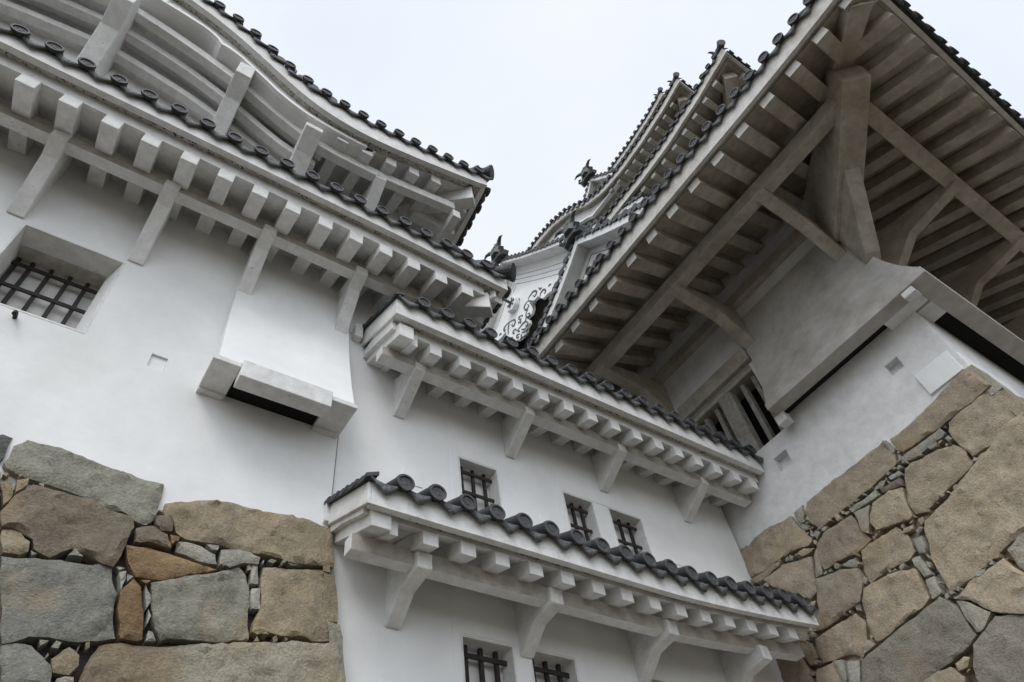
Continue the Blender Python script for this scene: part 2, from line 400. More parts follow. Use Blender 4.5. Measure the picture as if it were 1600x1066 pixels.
def wall_sheet(mb, F, u0, u1, z0, z1, holes, thick=0.35, d=0.0, mi=0):
    """a wall with real openings: holes = (ua, ub, za, zb)"""
    us = sorted(set([u0, u1] + [h[i] for h in holes for i in (0, 1)])); zs = sorted(set([z0, z1] + [h[i] for h in holes for i in (2, 3)]))
    idx = {}
    def vid(u, dd, z):
        k = (round(u, 4), round(dd, 4), round(z, 4))
        if k not in idx: idx[k] = len(mb.v); mb.v.append(F(u, dd, z))
        return idx[k]
    def solid(i, j):
        if i < 0 or j < 0 or i >= len(us) - 1 or j >= len(zs) - 1: return False
        um = (us[i] + us[i + 1]) / 2; zm = (zs[j] + zs[j + 1]) / 2
        return not any(h[0] < um < h[1] and h[2] < zm < h[3] for h in holes)
    for i in range(len(us) - 1):
        for j in range(len(zs) - 1):
            if not solid(i, j): continue
            a, b, p, q = us[i], us[i + 1], zs[j], zs[j + 1]
            fs = [[(a, d, p), (b, d, p), (b, d, q), (a, d, q)], [(a, d - thick, p), (a, d - thick, q), (b, d - thick, q), (b, d - thick, p)]]
            if not solid(i - 1, j): fs.append([(a, d, p), (a, d, q), (a, d - thick, q), (a, d - thick, p)])
            if not solid(i + 1, j): fs.append([(b, d, p), (b, d - thick, p), (b, d - thick, q), (b, d, q)])
            if not solid(i, j - 1): fs.append([(a, d, p), (a, d - thick, p), (b, d - thick, p), (b, d, p)])
            if not solid(i, j + 1): fs.append([(a, d, q), (b, d, q), (b, d - thick, q), (a, d - thick, q)])
            for f_ in fs: mb.f.append(tuple(vid(*p_) for p_ in f_)); mb.m.append(mi)

def window(parent, F, ua, ub, za, zb, depth, nv, hz, shutter_d=0.06, bar=0.034, label=None, ulist=None):
    """barred window set in its opening: reveal lining, white shutter behind, iron bars"""
    mb = MB(); t = 0.02
    fbox(mb, F, (ua, ua + t), (-depth - 0.12, 0.004), (za, zb)); fbox(mb, F, (ub - t, ub), (-depth - 0.12, 0.004), (za, zb))
    fbox(mb, F, (ua + t, ub - t), (-depth - 0.12, 0.003), (zb - t, zb)); fbox(mb, F, (ua + t, ub - t), (-depth - 0.12, 0.003), (za, za + t))
    w = part('window', mb, 'trim', parent, at=F((ua + ub) / 2, 0, za), label=label)
    s_ = MB(); fbox(s_, F, (ua + t, ub - t), (-depth - shutter_d - 0.04, -depth - shutter_d), (za + t, zb - t - 0.001))
    part('shutter', s_, 'shutter', w)
    for u in (ulist or [ua + t + (ub - ua - 2 * t) * (k + 0.6) / (nv + 0.2) for k in range(nv)]):
        b = MB(); fbox(b, F, (u - bar / 2, u + bar / 2), (-depth - bar / 2, -depth + bar / 2), (za + t, zb - t - 0.001))
        part('iron_bar', b, 'iron', w, at=F(u, -depth, za))
    for z in hz:
        b = MB(); fbox(b, F, (ua + t, ub - t), (-depth + bar / 2 - 0.004, -depth + bar / 2 + 0.014), (z - bar * 0.6, z + bar * 0.6))
        part('iron_bar', b, 'iron', w, at=F(ua, -depth, z))
    return w

# ================================================================== the ground
g = MB(); n = 24; S = 900.0
g.poly([(-S + 2 * S * i / n, -S + 2 * S * j / n, GZ) for j in range(n + 1) for i in range(n + 1)],
       [(j * (n + 1) + i, j * (n + 1) + i + 1, (j + 1) * (n + 1) + i + 1, (j + 1) * (n + 1) + i) for j in range(n) for i in range(n)])
o = part('ground', g, 'ground', None, at=(0, 0, GZ)); o['kind'] = 'structure'; o['label'] = 'pale gravel ground of the castle yard'; o['category'] = 'ground'

FX = Frame((0, 4.83), (1, 0), (0, -1))        # left tower, front: u = x, d = toward the viewer
FA = Frame((0, 4.85), (1, 0), (0, -1))        # corridor wall
PXR, PYR = 7.9, 1.07                          # corner of the great keep
FR = Frame((PXR, 0), (0, 1), (-1, 0))         # keep, face turned to the left: u = y
FR2 = Frame((0, PYR), (1, 0), (0, -1))        # keep, face turned to the viewer: u = x

# ================================================================== left tower
tw = thing('castle_tower', (-3.0, 8.0, 3.6), 'white plastered tower with a curved gable over two rows of tiled eaves', 'castle tower')
WL = (-1.45, -0.55, 5.12, 6.27)
LOOP = (0.0, 0.14, 5.0, 5.17)
mb = MB()
wall_sheet(mb, FX, -8.0, 1.83, 3.3, 8.1, [WL, LOOP])
wall_sheet(mb, FX, 1.832, 2.44, 6.62, 8.1, [])
SIDE = Frame((2.44, 0), (0, 1), (1, 0))
fbox(mb, SIDE, (4.84 + .35, 11.5), (-0.35, 0.0), (6.62, 8.1))
SIDE0 = Frame((1.83, 0), (0, 1), (1, 0))
fbox(mb, SIDE0, (4.83 + .352, 11.5), (-0.35, 0.0), (3.3, 6.615))
fbox(mb, FX, (-8.0, 2.44), (-6.6, -6.3), (3.3, 11.2))
fbox(mb, FX, (-8.0, 2.44), (-0.36, -0.02), (8.102, 11.15))
fbox(mb, SIDE, (5.20, 11.5), (-0.35, -0.01), (8.102, 11.15))
fbox(mb, FX, (-8.3, -8.002), (-6.6, 0.0), (3.3, 11.15))
part('wall', mb, 'wall', tw)
# inside darkness behind the openings is the unlit interior, plus painted shade on the inner soffit and a black sheet behind the lattice
w = window(tw, FX, WL[0], WL[1], WL[2], WL[3], 0.40, 5, (6.13, 5.80, 5.46), bar=0.034, ulist=(-0.79, -0.95, -1.115, -1.28, -1.40), label='wide barred window of the left tower')
rv = MB(); rv.prism(None, [FX(u_, d_, 5.141) for u_, d_ in ((-0.571, 0.0), (-0.66, -0.24), (-0.66, -0.42), (-0.571, -0.42))], [FX(u_, d_, 6.249) for u_, d_ in ((-0.571, 0.0), (-0.66, -0.24), (-0.66, -0.42), (-0.571, -0.42))])
part('splayed_reveal', rv, 'wall', w)
hb = MB(); fbox(hb, FX, (-1.43, -0.661), (-0.42, -0.24), (6.236, 6.2495)); part('inner_soffit', hb, 'stain_shade', w)  # dark strip: shade of the deep recess put into the colour
fr = MB()
for a in (((WL[0] - 0.10, WL[1] + 0.10), (WL[3] + 0.002, WL[3] + 0.10)), ((WL[0] - 0.10, WL[0] - 0.002), (WL[2] - 0.08, WL[3])), ((WL[1] + 0.002, WL[1] + 0.10), (WL[2] - 0.08, WL[3]))):
    fbox(fr, FX, a[0], (-0.01, 0.006), a[1])
lp = MB(); fbox(lp, FX, (LOOP[0] + .001, LOOP[1] - .001), (-0.10, -0.022), (LOOP[2] + .001, LOOP[3] - .001)); part('loophole', lp, 'wall', tw)
pp = MB(); pp.tube([FX(-1.05, -0.02, 5.03), FX(-1.05, 0.05, 5.03), FX(-1.05, 0.085, 5.01), FX(-1.05, 0.10, 4.97)], 0.018, 10); part('drain_pipe', pp, 'iron', tw)
# joint line between tower and corridor, thin plaster strip
js = MB(); fbox(js, FX, (1.826, 1.833), (-0.01, 0.002), (3.9, 6.3)); part('wall_joint', js, 'groove', tw)

# lower eave of the tower
zL = lambda u: 7.37 - 0.05 * max(0.0, (u - 2.0) / 1.49)
DL = 1.05
e = eave(tw, FX, -8.6, 3.49, DL, zL, 0.23, 'trim', [-1.93 + 0.375 * k for k in range(-6, 14)], 0.165, 0.18, 0.13, 0.30,
         purlin=(0.38, 0.52, 7.07, 7.30), chi=2.44, rt=-0.15, purlin_zf=False, name='eave', label='lower eave of the left tower', roof_slope=0.5)
eL1 = e
brackets(e, FX, [-2.62, -1.55, -0.48, 0.58, 1.70], 0.15, [(-0.01, 6.33), (0.02, 6.31), (0.37, 6.93), (0.565, 7.02), (0.565, 7.15), (-0.01, 7.30)], 'trim')
tiles(e, FX, [-2.22 + 0.2985 * k for k in range(-7, 19)], DL + 0.09, lambda u: zL(u) + 0.25, 0.5, 1.0, 0.2995)
FXs = Frame((2.44, 0), (0, 1), (1, 0))         # right side of the tower
e2 = eave(tw, FXs, 3.78, 11.5, 1.05, lambda u: 7.37 - 0.05 * max(0.0, (4.97 - u) / 1.19), 0.23, 'trim', [4.3 + 0.385 * k for k in range(18)], 0.165, 0.18, 0.13, 0.30,
          purlin=(0.38, 0.52, 7.07, 7.30), clo=4.83, cut0=0.083, rt=-0.15, purlin_zf=False, name='eave', label='side eave of the left tower')
tiles(e2, FXs, [3.95 + 0.2995 * k for k in range(12)], 1.20, lambda u: zL(3.49 - (u - 3.78)) + 0.25, 0.5, 1.0, 0.2995)
# hip rafter and hip tiles of a corner
def hip(e, corner, inward, z_end, z_wall, wd, ht, length, matn, cap=True, upper=None, t0=0.25):
    c = Vector((corner[0], corner[1], 0)); n_ = Vector((inward[0], inward[1], 0)).normalized(); s_ = Vector((-n_.y, n_.x, 0)) * wd / 2
    a = c + n_ * t0; b = c + n_ * length
    mb = MB()
    q = lambda p, z: (p.x, p.y, z)
    mb.hexa([q(a - s_, z_end - ht), q(a + s_, z_end - ht), q(b + s_, z_wall - ht), q(b - s_, z_wall - ht), q(a - s_, z_end), q(a + s_, z_end), q(b + s_, z_wall), q(b - s_, z_wall)])
    o = part('hip_rafter', mb, matn, e, bevel=0.012)
    if cap:
        cp = MB(); a2 = c + n_ * (t0 - 0.012); b2 = c + n_ * (t0 + 0.16); s2 = s_ * 1.10
        cp.hexa([q(a2 - s2, z_end - 0.02), q(a2 + s2, z_end - 0.02), q(b2 + s2, z_end + 0.01), q(b2 - s2, z_end + 0.01), q(a2 - s2, z_end + 0.03), q(a2 + s2, z_end + 0.03), q(b2 + s2, z_end + 0.05), q(b2 - s2, z_end + 0.05)])
        part('cap_sheet', cp, 'bronze', e)
    return o
def corner_tiles(e, corner, inward, z, slope=0.35, s=1.0):
    """round tiles pointing out over the hip: one low, one above and behind"""
    n_ = Vector((inward[0], inward[1], 0)).normalized()
    for k, (off, dz, r, ln) in enumerate(((-0.12, 0.0, 0.105, 0.55), (0.10, 0.12, 0.10, 0.5))):
        c = Vector((corner[0], corner[1], z + dz * s)) + n_ * off * s
        d_ = (n_ + Vector((0, 0, slope))).normalized()
        mb = MB(); mb.smooth = False
        pts = [c, c + d_ * 0.02 * s, c + d_ * 0.06 * s, c + d_ * 0.12 * s, c + d_ * ln * s]
        fl = 1.22 if s <= 1 else 1.0
        mb.tube(pts, [r * fl * s, r * (fl + .03) * s, r * (fl - 0.15) * s, r * 0.88 * s, r * 0.85 * s], 16)
        mb.tube([c - d_ * 0.004, c + d_ * 0.001], [r * 0.8 * s, r * 0.8 * s], 16, 1)
        o = part('corner_tile', mb, ['tile', 'disc'], e)
    # ridge over the hip
    mb = MB(); a = Vector((corner[0], corner[1], z + 0.05 * s)) + n_ * 0.25 * s; d_ = (n_ + Vector((0, 0, slope))).normalized(); sd_ = Vector((-n_.y, n_.x, 0)) * 0.13 * s
    b = a + d_ * 1.6 * s; up = Vector((0, 0, 0.26 * s))
    mb.hexa([a - sd_, a + sd_, b + sd_, b - sd_, a - sd_ * .8 + up, a + sd_ * .8 + up, b + sd_ * .8 + up, b - sd_ * .8 + up])
    part('hip_ridge', mb, 'tile', e)
hip(e, (3.49, 3.78), (-1, 1), 7.27, 7.82, 0.18, 0.34, 1.5, 'trim', t0=0.25)
corner_tiles(e, (3.49, 3.78), (-1, 1), 7.70)

# upper eave with its curved gable
XC = -2.0
lin = lambda t: (lambda x: t[0][1] if x <= t[0][0] else next((p[1] + (q[1] - p[1]) * (x - p[0]) / (q[0] - p[0]) for p, q in zip(t, t[1:]) if x <= q[0]), t[-1][1]))
def smooth(t, h=0.30):
    f = lin(t)
    return lambda x: (f(x - h) + 2 * f(x - h / 2) + 2 * f(x) + 2 * f(x + h / 2) + f(x + h)) / 8
mir = lambda f: (lambda u: f(u) if u >= XC else f(2 * XC - u))
zK = mir(smooth([(-2, 11.24), (-1.38, 11.12), (-0.8, 10.86), (-0.2, 10.43), (0.2, 10.10), (0.5, 9.90), (0.8, 9.79), (1.2, 9.74), (1.55, 9.76), (2.18, 9.91), (3.2, 10.22), (3.49, 10.34), (3.9, 10.5)]))
zD = mir(smooth([(-2, 11.52), (-1.4, 11.46), (-0.92, 11.29), (-0.62, 11.13), (-0.36, 10.93), (-0.11, 10.73), (0.13, 10.53), (0.39, 10.36), (0.8, 10.25), (1.21, 10.22), (1.81, 10.27), (2.41, 10.38), (3.01, 10.49), (3.49, 10.66), (3.9, 10.85)]))
e = eave(tw, FX, -7.5, 3.49, 1.05, zK, lambda u: zD(u) - 0.02 - zK(u), 'trim', [1.11, 1.485, 1.86, 2.24, 2.62], 0.165, 0.21, 0.17, 0.25, chi=2.44, step=0.12, label='upper eave of the left tower with its curved gable',
         roof_din=lambda u: max(0.0, 0.3), rt=0.0)
eL2 = e
tiles(e, FX, [-4.3 + 0.293 * k for k in range(27)], 1.14, zD, 0.35, 1.0, 0.293)
FXs2 = FXs
e2 = eave(tw, FXs2, 3.78, 11.5, 1.05, lambda u: zK(3.49 - min(2.2, u - 3.78)), 0.27, 'trim', [4.3 + 0.385 * k for k in range(18)], 0.165, 0.19, 0.15, 0.12,
          purlin=(0.57, 0.70, 9.46, 9.66), clo=4.83, cut0=0.083, label='upper side eave of the left tower', purlin_zf=False)
tiles(e2, FXs2, [3.95 + 0.2995 * k for k in range(22)], 1.20, lambda u: zK(3.49 - min(2.2, (u - 3.78))) + 0.25, 0.35, 1.0, 0.2995)
hip(e, (3.49, 3.78), (-1, 1), 10.26, 10.55, 0.20, 0.40, 1.5, 'trim', t0=0.25)
corner_tiles(e, (3.49, 3.78), (-1, 1), 10.76)
# ornamental barge board under the curve
blow = mir(lin([(-2.0, 10.86), (-1.39, 10.78), (-1.1, 10.72), (-0.97, 10.66), (-0.86, 10.56), (-0.80, 10.46), (-0.70, 10.46), (-0.51, 10.38), (-0.05, 10.02), (0.07, 9.91), (0.3, 9.77), (0.55, 9.67), (0.9, 9.62), (1.3, 9.62), (1.48, 9.65)]))
bup = mir(smooth([(-2.0, 11.10), (-1.71, 11.03), (-1.0, 10.85), (-0.32, 10.50), (-0.1, 10.32), (0.2, 10.10), (0.49, 9.92), (0.9, 9.82), (1.3, 9.79), (1.53, 9.80)]))
mb = MB()
us = frange(-5.45, 1.45, 92)
sweep(mb, FX, us, lambda u: [(0.80, blow(u)), (0.88, blow(u)), (0.88, max(bup(u), zK(u) + 0.03)), (0.80, max(bup(u), zK(u) + 0.03))])
sweep(mb, FX, us, lambda u: [(0.60, blow(u) + 0.012), (0.799, blow(u) + 0.002), (0.799, blow(u) + 0.10), (0.60, blow(u) + 0.10)])
mb.prism(None, [FX(1.45, d, z) for d, z in ((0.80, 9.645), (0.88, 9.645), (0.88, 9.80), (0.80, 9.80))], [FX(1.60, d, z) for d, z in ((0.80, 9.73), (0.88, 9.73), (0.88, 9.79), (0.80, 9.79))])
bb = part('barge_board', mb, 'wall', e)
for k, (o_, w_, t_) in enumerate(((0.012, 0.030, 0.050), (0.060, 0.085, 0.030))):
    mb = MB(); sweep(mb, FX, us, lambda u: [(0.879, blow(u) + o_), (0.88 + t_, blow(u) + o_), (0.88 + t_, blow(u) + o_ + w_), (0.879, blow(u) + o_ + w_)])
    part('moulding', mb, 'whiter', bb)
# beams following the curve, seen between the brackets
def beam(tab, d0, d1, h, ph=0.07, end=2.44, pd0=None):
    f = mir(smooth(tab)); mb = MB()
    uu = frange(-6.4, end, 80)
    sweep(mb, FX, uu, lambda u: [(d0, f(u)), (d1, f(u)), (d1, f(u) + h), (d0, f(u) + h)])
    o = part('curved_beam', mb, 'trim', e, bevel=0.008)
    return f
fA = beam([(-2, 10.62), (-1.25, 10.43), (-0.52, 10.16), (-0.23, 9.99), (0.19, 9.70), (0.54, 9.50), (0.86, 9.42), (1.63, 9.43), (2.4, 9.57), (3.1, 9.72)], 0.57, 0.70, 0.19, end=3.05)
fB = beam([(-2, 10.42), (-1.12, 10.22), (-0.53, 9.96), (-0.25, 9.8), (0.19, 9.50), (0.52, 9.32), (0.9, 9.30)], 0.33, 0.46, 0.16, end=0.9)
fC = beam([(-2, 10.17), (-0.85, 9.91), (-0.3, 9.66), (0.3, 9.38), (0.9, 9.2)], 0.10, 0.23, 0.16, end=0.7)
mb = MB(); uu = frange(-6.4, 0.95, 70)
zP = lambda u: max(fA(u) + 0.16, 0)
sweep(mb, FX, uu, lambda u: [(0.46, fA(u) + 0.07), (0.575, fA(u) + 0.05), (0.575, fA(u) + 0.12), (0.46, fA(u) + 0.14)])
sweep(mb, FX, uu, lambda u: [(0.23, fB(u) + 0.08), (0.335, fB(u) + 0.06), (0.335, fB(u) + 0.12), (0.23, fB(u) + 0.14)])
sweep(mb, FX, uu, lambda u: [(-0.02, fC(u) + 0.08), (0.105, fC(u) + 0.06), (0.105, fC(u) + 0.12), (-0.02, fC(u) + 0.14)])
part('soffit', mb, 'trim', e)
brackets(e, FX, [-2.0], 0.23, [(-0.01, 8.9), (0.03, 8.9), (0.60, 9.95), (0.93, 10.22), (0.93, 10.60), (0.5, 10.7), (-0.01, 10.4)], 'trim')
brackets(e, FX, [-0.38], 0.21, [(-0.01, 8.8), (0.03, 8.8), (0.62, 9.67), (0.93, 9.87), (0.93, 10.25), (0.5, 10.2), (-0.01, 10.0)], 'trim')
brackets(e, FX, [0.69], 0.24, [(-0.01, 8.5), (0.03, 8.5), (0.62, 9.17), (0.91, 9.40), (0.91, 9.50), (0.5, 9.60), (-0.01, 9.6)], 'trim')
brackets(e, FX, [1.80], 0.17, [(-0.01, 8.7), (0.03, 8.7), (0.70, 9.42), (0.70, 9.50), (-0.01, 9.6)], 'trim')
# swirl ornament under the gable's crown
def spiral(mb, P, cx, cz, r, turns, w, depth, a0=0.0, sgn=1, mi=0):
    n = int(18 * turns) + 4; pts = []; rad = []
    for i in range(n + 1):
        t = i / n; a = a0 + sgn * 2 * math.pi * turns * t; rr = r * (1 - 0.85 * t)
        pts.append(P(cx + rr * math.cos(a), depth, cz + rr * math.sin(a))); rad.append(w * (1 - 0.5 * t))
    mb.tube(pts, rad, 7, mi)
mb = MB(); mb.smooth = True
spiral(mb, FX, -1.72, 10.93, 0.10, 1.4, 0.030, 0.90, 2.0, -1)
spiral(mb, FX, -1.50, 10.90, 0.065, 1.3, 0.022, 0.90, 2.5, -1)
mb.tube([FX(-1.40, 0.89, 10.93), FX(-1.28, 0.89, 10.88), FX(-1.16, 0.89, 10.87)], [0.02, 0.022, 0.012], 7)
mb.tube([FX(-1.30, 0.89, 10.93), FX(-1.20, 0.89, 10.90), FX(-1.10, 0.89, 10.84), (FX(-1.12, 0.89, 10.80))], [0.012, 0.016, 0.018, 0.01], 7)
part('swirl_ornament', mb, 'wall', bb)
# ridge end of the curved gable flank: second row of tiles and two little cylinders
mb = MB(); mb.smooth = False
for k, u in enumerate((-0.05, 0.14, 0.33, 0.50, 0.66, 0.80)):
    z = zD(u) + 0.20
    mb.tube([FX(u, 1.02, z), FX(u, 1.0, z), FX(u, 0.45, z + 0.1)], [0.085, 0.085, 0.07], 12)
mb.tube([FX(1.02, 0.86, zD(1.02) + 0.36), FX(0.90, 0.84, zD(1.0) + 0.34), FX(0.6, 0.82, zD(1.0) + 0.40)], [0.085, 0.07, 0.06], 12)
mb.tube([FX(1.00, 0.93, zD(1.02) + 0.20), FX(0.88, 0.90, zD(1.0) + 0.2), FX(0.6, 0.86, zD(1.0) + 0.22)], [0.085, 0.07, 0.06], 12)
part('gable_ridge_tiles', mb, 'tile', e)
# roof bodies of the tower (upper side, for other views)
mb = MB()
mb.poly([(-8.5, 5.0, 11.3), (2.4, 5.0, 11.3), (2.4, 12.0, 11.3), (-8.5, 12.0, 11.3), (-6.0, 8.0, 13.6), (0.2, 8.0, 13.6)], [(0, 1, 5, 4), (1, 2, 5), (2, 3, 4, 5), (3, 0, 4), (0, 3, 2, 1)])
part('roof', mb, 'tile', tw)

# stone-drop bay (ishiotoshi) on the tower
by = MB()
def flare(mb, F, u0, u1, zt, zb, dt, db, k=10, t=0.05, uf=0.0, cap=True):
    """skirt wall flaring out downward, closed at its sides"""
    loop = []
    for i in range(k + 1):
        s = i / k; z = zt + (zb - zt) * s; d = dt + (db - dt) * s ** 1.7
        loop.append((d, z))
    A = [F(u0 - uf * 0, d, z) for d, z in loop] + [F(u0, 0.001, zb), F(u0, 0.001, zt)]
    B = [F(u1, d, z) for d, z in loop] + [F(u1, 0.001, zb), F(u1, 0.001, zt)]
    mb.prism(None, A, B)
flare(by, FX, 0.50, 1.80, 7.10, 4.96, 0.03, 0.43)
bay = part('drop_bay', by, 'wall', tw, at=FX(1.1, 0, 4.9), bevel=0.008, label='flared drop bay of the left tower')
b2 = MB()
for a_, b_ in ((0.455, 0.70), (1.555, 1.825)):
    b2 = MB(); fbox(b2, FX, (a_, b_), (0.0, 0.445), (4.90, 4.958)); part('sill', b2, 'trim', bay, bevel=0.006)
    b2 = MB(); fbox(b2, FX, (a_, b_ - 0.02), (0.0, 0.06), (4.875, 4.899)); part('lower_sill', b2, 'trim', bay)
b3 = MB(); fbox(b3, FX, (0.702, 1.553), (0.31, 0.48), (4.765, 4.975)); part('drop_lid', b3, 'trim', bay, bevel=0.006)
b4 = MB(); fbox(b4, FX, (0.702, 1.553), (0.004, 0.309), (4.945, 4.957)); part('drop_slot_shade', b4, 'dark', bay)  # black panel: the dark of the hollow slot put into the colour

# ================================================================== corridor between the towers
co = thing('corridor_building', (4.9, 6.0, 1.0), 'white plastered connecting corridor with two tiled eaves, between the left tower and the great keep', 'corridor')
HOL = [(3.24, 3.77, 4.50, 5.245), (4.70, 5.18, 4.50, 5.27), (5.42, 5.98, 4.50, 5.27),
       (3.13, 3.69, 1.9, 3.135), (3.86, 4.40, 1.9, 3.145), (5.30, 5.80, 1.9, 3.13), (6.0, 6.5, 1.9, 3.13)]
mb = MB(); wall_sheet(mb, FA, 1.838, 7.86, GZ - 0.2, 7.2, HOL)
fbox(mb, FA, (1.838, 7.86), (-4.6, -4.3), (GZ - .2, 7.2))
part('wall', mb, 'wall', co)
for k, h in enumerate(HOL):
    lab = ['single barred window of the upper storey', None, None, None, None, None, None][k]
    zs_ = (h[3] - 0.10, h[3] - 0.38) if k < 3 else (h[3] - 0.12, h[3] - 0.44, h[3] - 0.80)
    window(co, FA, h[0], h[1], h[2], h[3], 0.13, 3, zs_, label=lab, bar=0.032 if k < 3 else 0.036)
# shallow raised frames round the windows
mb = MB()
def frame_around(mb, F, a, b, z0, z1, w=0.09, t=0.012, top=0.10):
    fbox(mb, F, (a - w, a - 0.001), (-0.01, t), (z0, z1 + top)); fbox(mb, F, (b + 0.001, b + w), (-0.01, t), (z0, z1 + top))
    fbox(mb, F, (a - 0.0005, b + 0.0005), (-0.01, t), (z1 + 0.001, z1 + top))
for a_ in ((3.24, 3.77, 4.5, 5.245, 0.10, 0.006, 0.14), (4.70, 5.98, 4.5, 5.27, 0.10, 0.006, 0.15), (3.13, 4.40, 1.9, 3.145, 0.08, 0.006, 0.14)):
    mb = MB(); frame_around(mb, FA, *a_); part('window_surround', mb, 'wall', co, bevel=0.003)
for (a, b, z0, z1) in ((2.55, 2.78, 4.62, 4.79), (4.28, 4.47, 4.62, 4.79), (6.35, 6.55, 4.70, 4.86)):
    mb = MB(); fbox(mb, FA, (a, b), (-0.01, 0.008), (z0, z1)); part('sealed_loophole', mb, 'wall', co, bevel=0.004)

zU = lambda u: 6.07
e = eave(co, FA, 2.03, 7.86, 0.89, zU, 0.27, 'trim', [2.56 + 0.368 * k for k in range(0, 15)], 0.145, 0.155, 0.14, 0.30,
         purlin=(0.36, 0.51, 5.807, 5.95), cut0=0.0, roof_slope=0.45, rt=-0.09, label='upper eave of the corridor')
eU = e
brackets(e, FA, [2.50, 3.98, 5.43, 6.92], 0.135, [(-0.01, 5.52), (0.02, 5.50), (0.515, 5.79), (0.515, 5.90), (-0.01, 6.10)], 'trim')
tiles(e, FA, [2.30 + 0.2985 * k for k in range(19)], 0.98, lambda u: 6.36, 0.45, 1.0, 0.2995, extra=True)
def verge(e, F, u, D, z, fh, slope, zt, zb, rfo):
    """the gable-side end of a pent roof: white boards running up to the wall, ends of the side tiles above"""
    mb = MB()
    fprism(mb, F, [(D, z), (D, z + fh - 0.004), (0.0, z + fh - 0.004 + D * slope), (0.0, z + D * slope)], u - 0.03, u - 0.001)
    vb = part('verge_board', mb, 'trim', e, bevel=0.004)
    mb = MB(); d1 = D - 0.075
    fprism(mb, F, [(d1, zb), (d1, zt + 0.05), (0.0, zt + 0.05 + d1 * slope), (0.0, zb + d1 * slope)], u + 0.05, u + 0.22)
    part('verge_rafter', mb, 'trim', e, bevel=0.006)
    mb = MB(); d2 = D - rfo + 0.005
    fprism(mb, F, [(d2, zb - 0.004), (d2, zt + 0.04), (0.0, zt + 0.04 + d2 * slope), (0.0, zb - 0.004 + d2 * slope)], u + 0.2205, u + 0.30)
    part('verge_rafter', mb, 'trim', e, bevel=0.006)
    tb = MB(); n = 9
    for k in range(n):
        d1 = D + 0.055 - k * (D + 0.03) / n; d0 = d1 - (D + 0.03) / n - 0.045
        zc = lambda d: z + fh + 0.012 + (D - d) * slope
        pts = lambda x, dz: [(F(x, d1, zc(d1) + 0.022 + dz)), (F(x, d0, zc(d0) - 0.018 + dz)), (F(x, d0, zc(d0) + 0.020 + dz)), (F(x, d1, zc(d1) + 0.060 + dz))]
        tb.prism(None, pts(u - 0.075 + 0.006 * (k % 2), -0.02), pts(u + 0.035, 0.03))
    part('verge_tiles', tb, 'tile', e)
verge(e, FA, 2.03, 0.89, 6.07, 0.27, 0.45, 5.98, 5.825, 0.14)
mb = MB(); fbox(mb, FA, (1.87, 1.97), (-0.02, 0.10), (6.50, 6.72)); part('wall_stub', mb, 'trim', e, bevel=0.006)
zB = lambda u: 3.51 + 0.16 * max(0.0, (u - 5.0) / 2.4) ** 1.5
e = eave(co, FA, 1.84, 7.42, 0.84, zB, 0.225, 'trim', [2.44 + 0.353 * k for k in range(0, 14)], 0.145, 0.13, 0.12, 0.30,
         purlin=(0.38, 0.51, 3.309, 3.46), roof_slope=0.45, rt=-0.006, label='lower eave of the corridor')
eB = e
brackets(e, FA, [2.47, 3.82, 5.25, 6.62], 0.14, [(-0.01, 3.05), (0.02, 3.04), (0.27, 3.235), (0.565, 3.268), (0.565, 3.42), (-0.01, 3.60)], 'trim')
tiles(e, FA, [2.105 + 0.2965 * k for k in range(18)], 0.93, lambda u: zB(u) + 0.245, 0.42, 1.0, 0.2995, extra=True)
verge(e, FA, 1.84, 0.84, 3.51, 0.215, 0.42, 3.504, 3.374, 0.12)
mb = MB(); fbox(mb, FA, (1.77, 1.83), (-0.02, 0.07), (3.86, 4.10)); part('wall_stub', mb, 'trim', e, bevel=0.006)

# ================================================================== the great keep
kp = thing('castle_keep', (14.0, 11.0, 5.2), 'tall white great keep rising in four tiers of dark tiled eaves', 'castle keep')
RH = [(3.53, 3.76, 5.93, 6.17), (1.60, 1.79, 5.98, 6.17), (3.36, 4.76, 6.45, 7.84)]
mb = MB()
wall_sheet(mb, FR, 1.07, 22.0, 5.0, 9.82, RH, thick=0.4)
wall_sheet(mb, FR2, 8.302, 27.0, 5.0, 9.82, [], thick=0.4)
part('wall', mb, 'keepwall', kp)
for k in (0, 1):
    h = RH[k]; mb = MB(); fbox(mb, FR, (h[0] + .001, h[1] - .001), (-0.16, -0.12), (h[2] + .001, h[3] - .001)); part('loophole', mb, 'keepwall', kp)
mb = MB(); fbox(mb, FR, (1.12, 1.58), (-0.01, 0.035), (5.42, 5.76)); fbox(mb, FR2, (8.0, 9.2), (-0.01, 0.02), (5.42, 5.74)); part('plaster_patch', mb, 'wall', kp, bevel=0.006)
# lattice window
mb = MB(); fbox(mb, FR, (3.28, 4.84), (-0.05, 0.10), (7.85, 8.14)); fbox(mb, FR, (3.361, 4.759), (-0.39, -0.02), (7.74, 7.835))
lw = part('lattice_window', mb, 'keep', kp, at=FR(4.0, 0, 7), bevel=0.01, label='dark lattice window over the corridor roof')
for y, w_ in ((3.47, .07), (3.70, .075), (4.02, .26), (4.30, .075), (4.55, .08), (4.72, .05)):
    mb = MB(); fbox(mb, FR, (y - w_ / 2, y + w_ / 2), (-0.24 if w_ < .2 else -0.2, -0.12 if w_ < .2 else -0.03), (6.451, 7.839)); part('lattice_bar', mb, 'lattice', lw, bevel=0.006)
mb = MB(); fbox(mb, FR, (3.36, 4.76), (-0.6, -0.5), (6.4, 7.9)); part('shutter', mb, 'dark', lw)  # not a real shutter: black sheet painting in the unlit interior

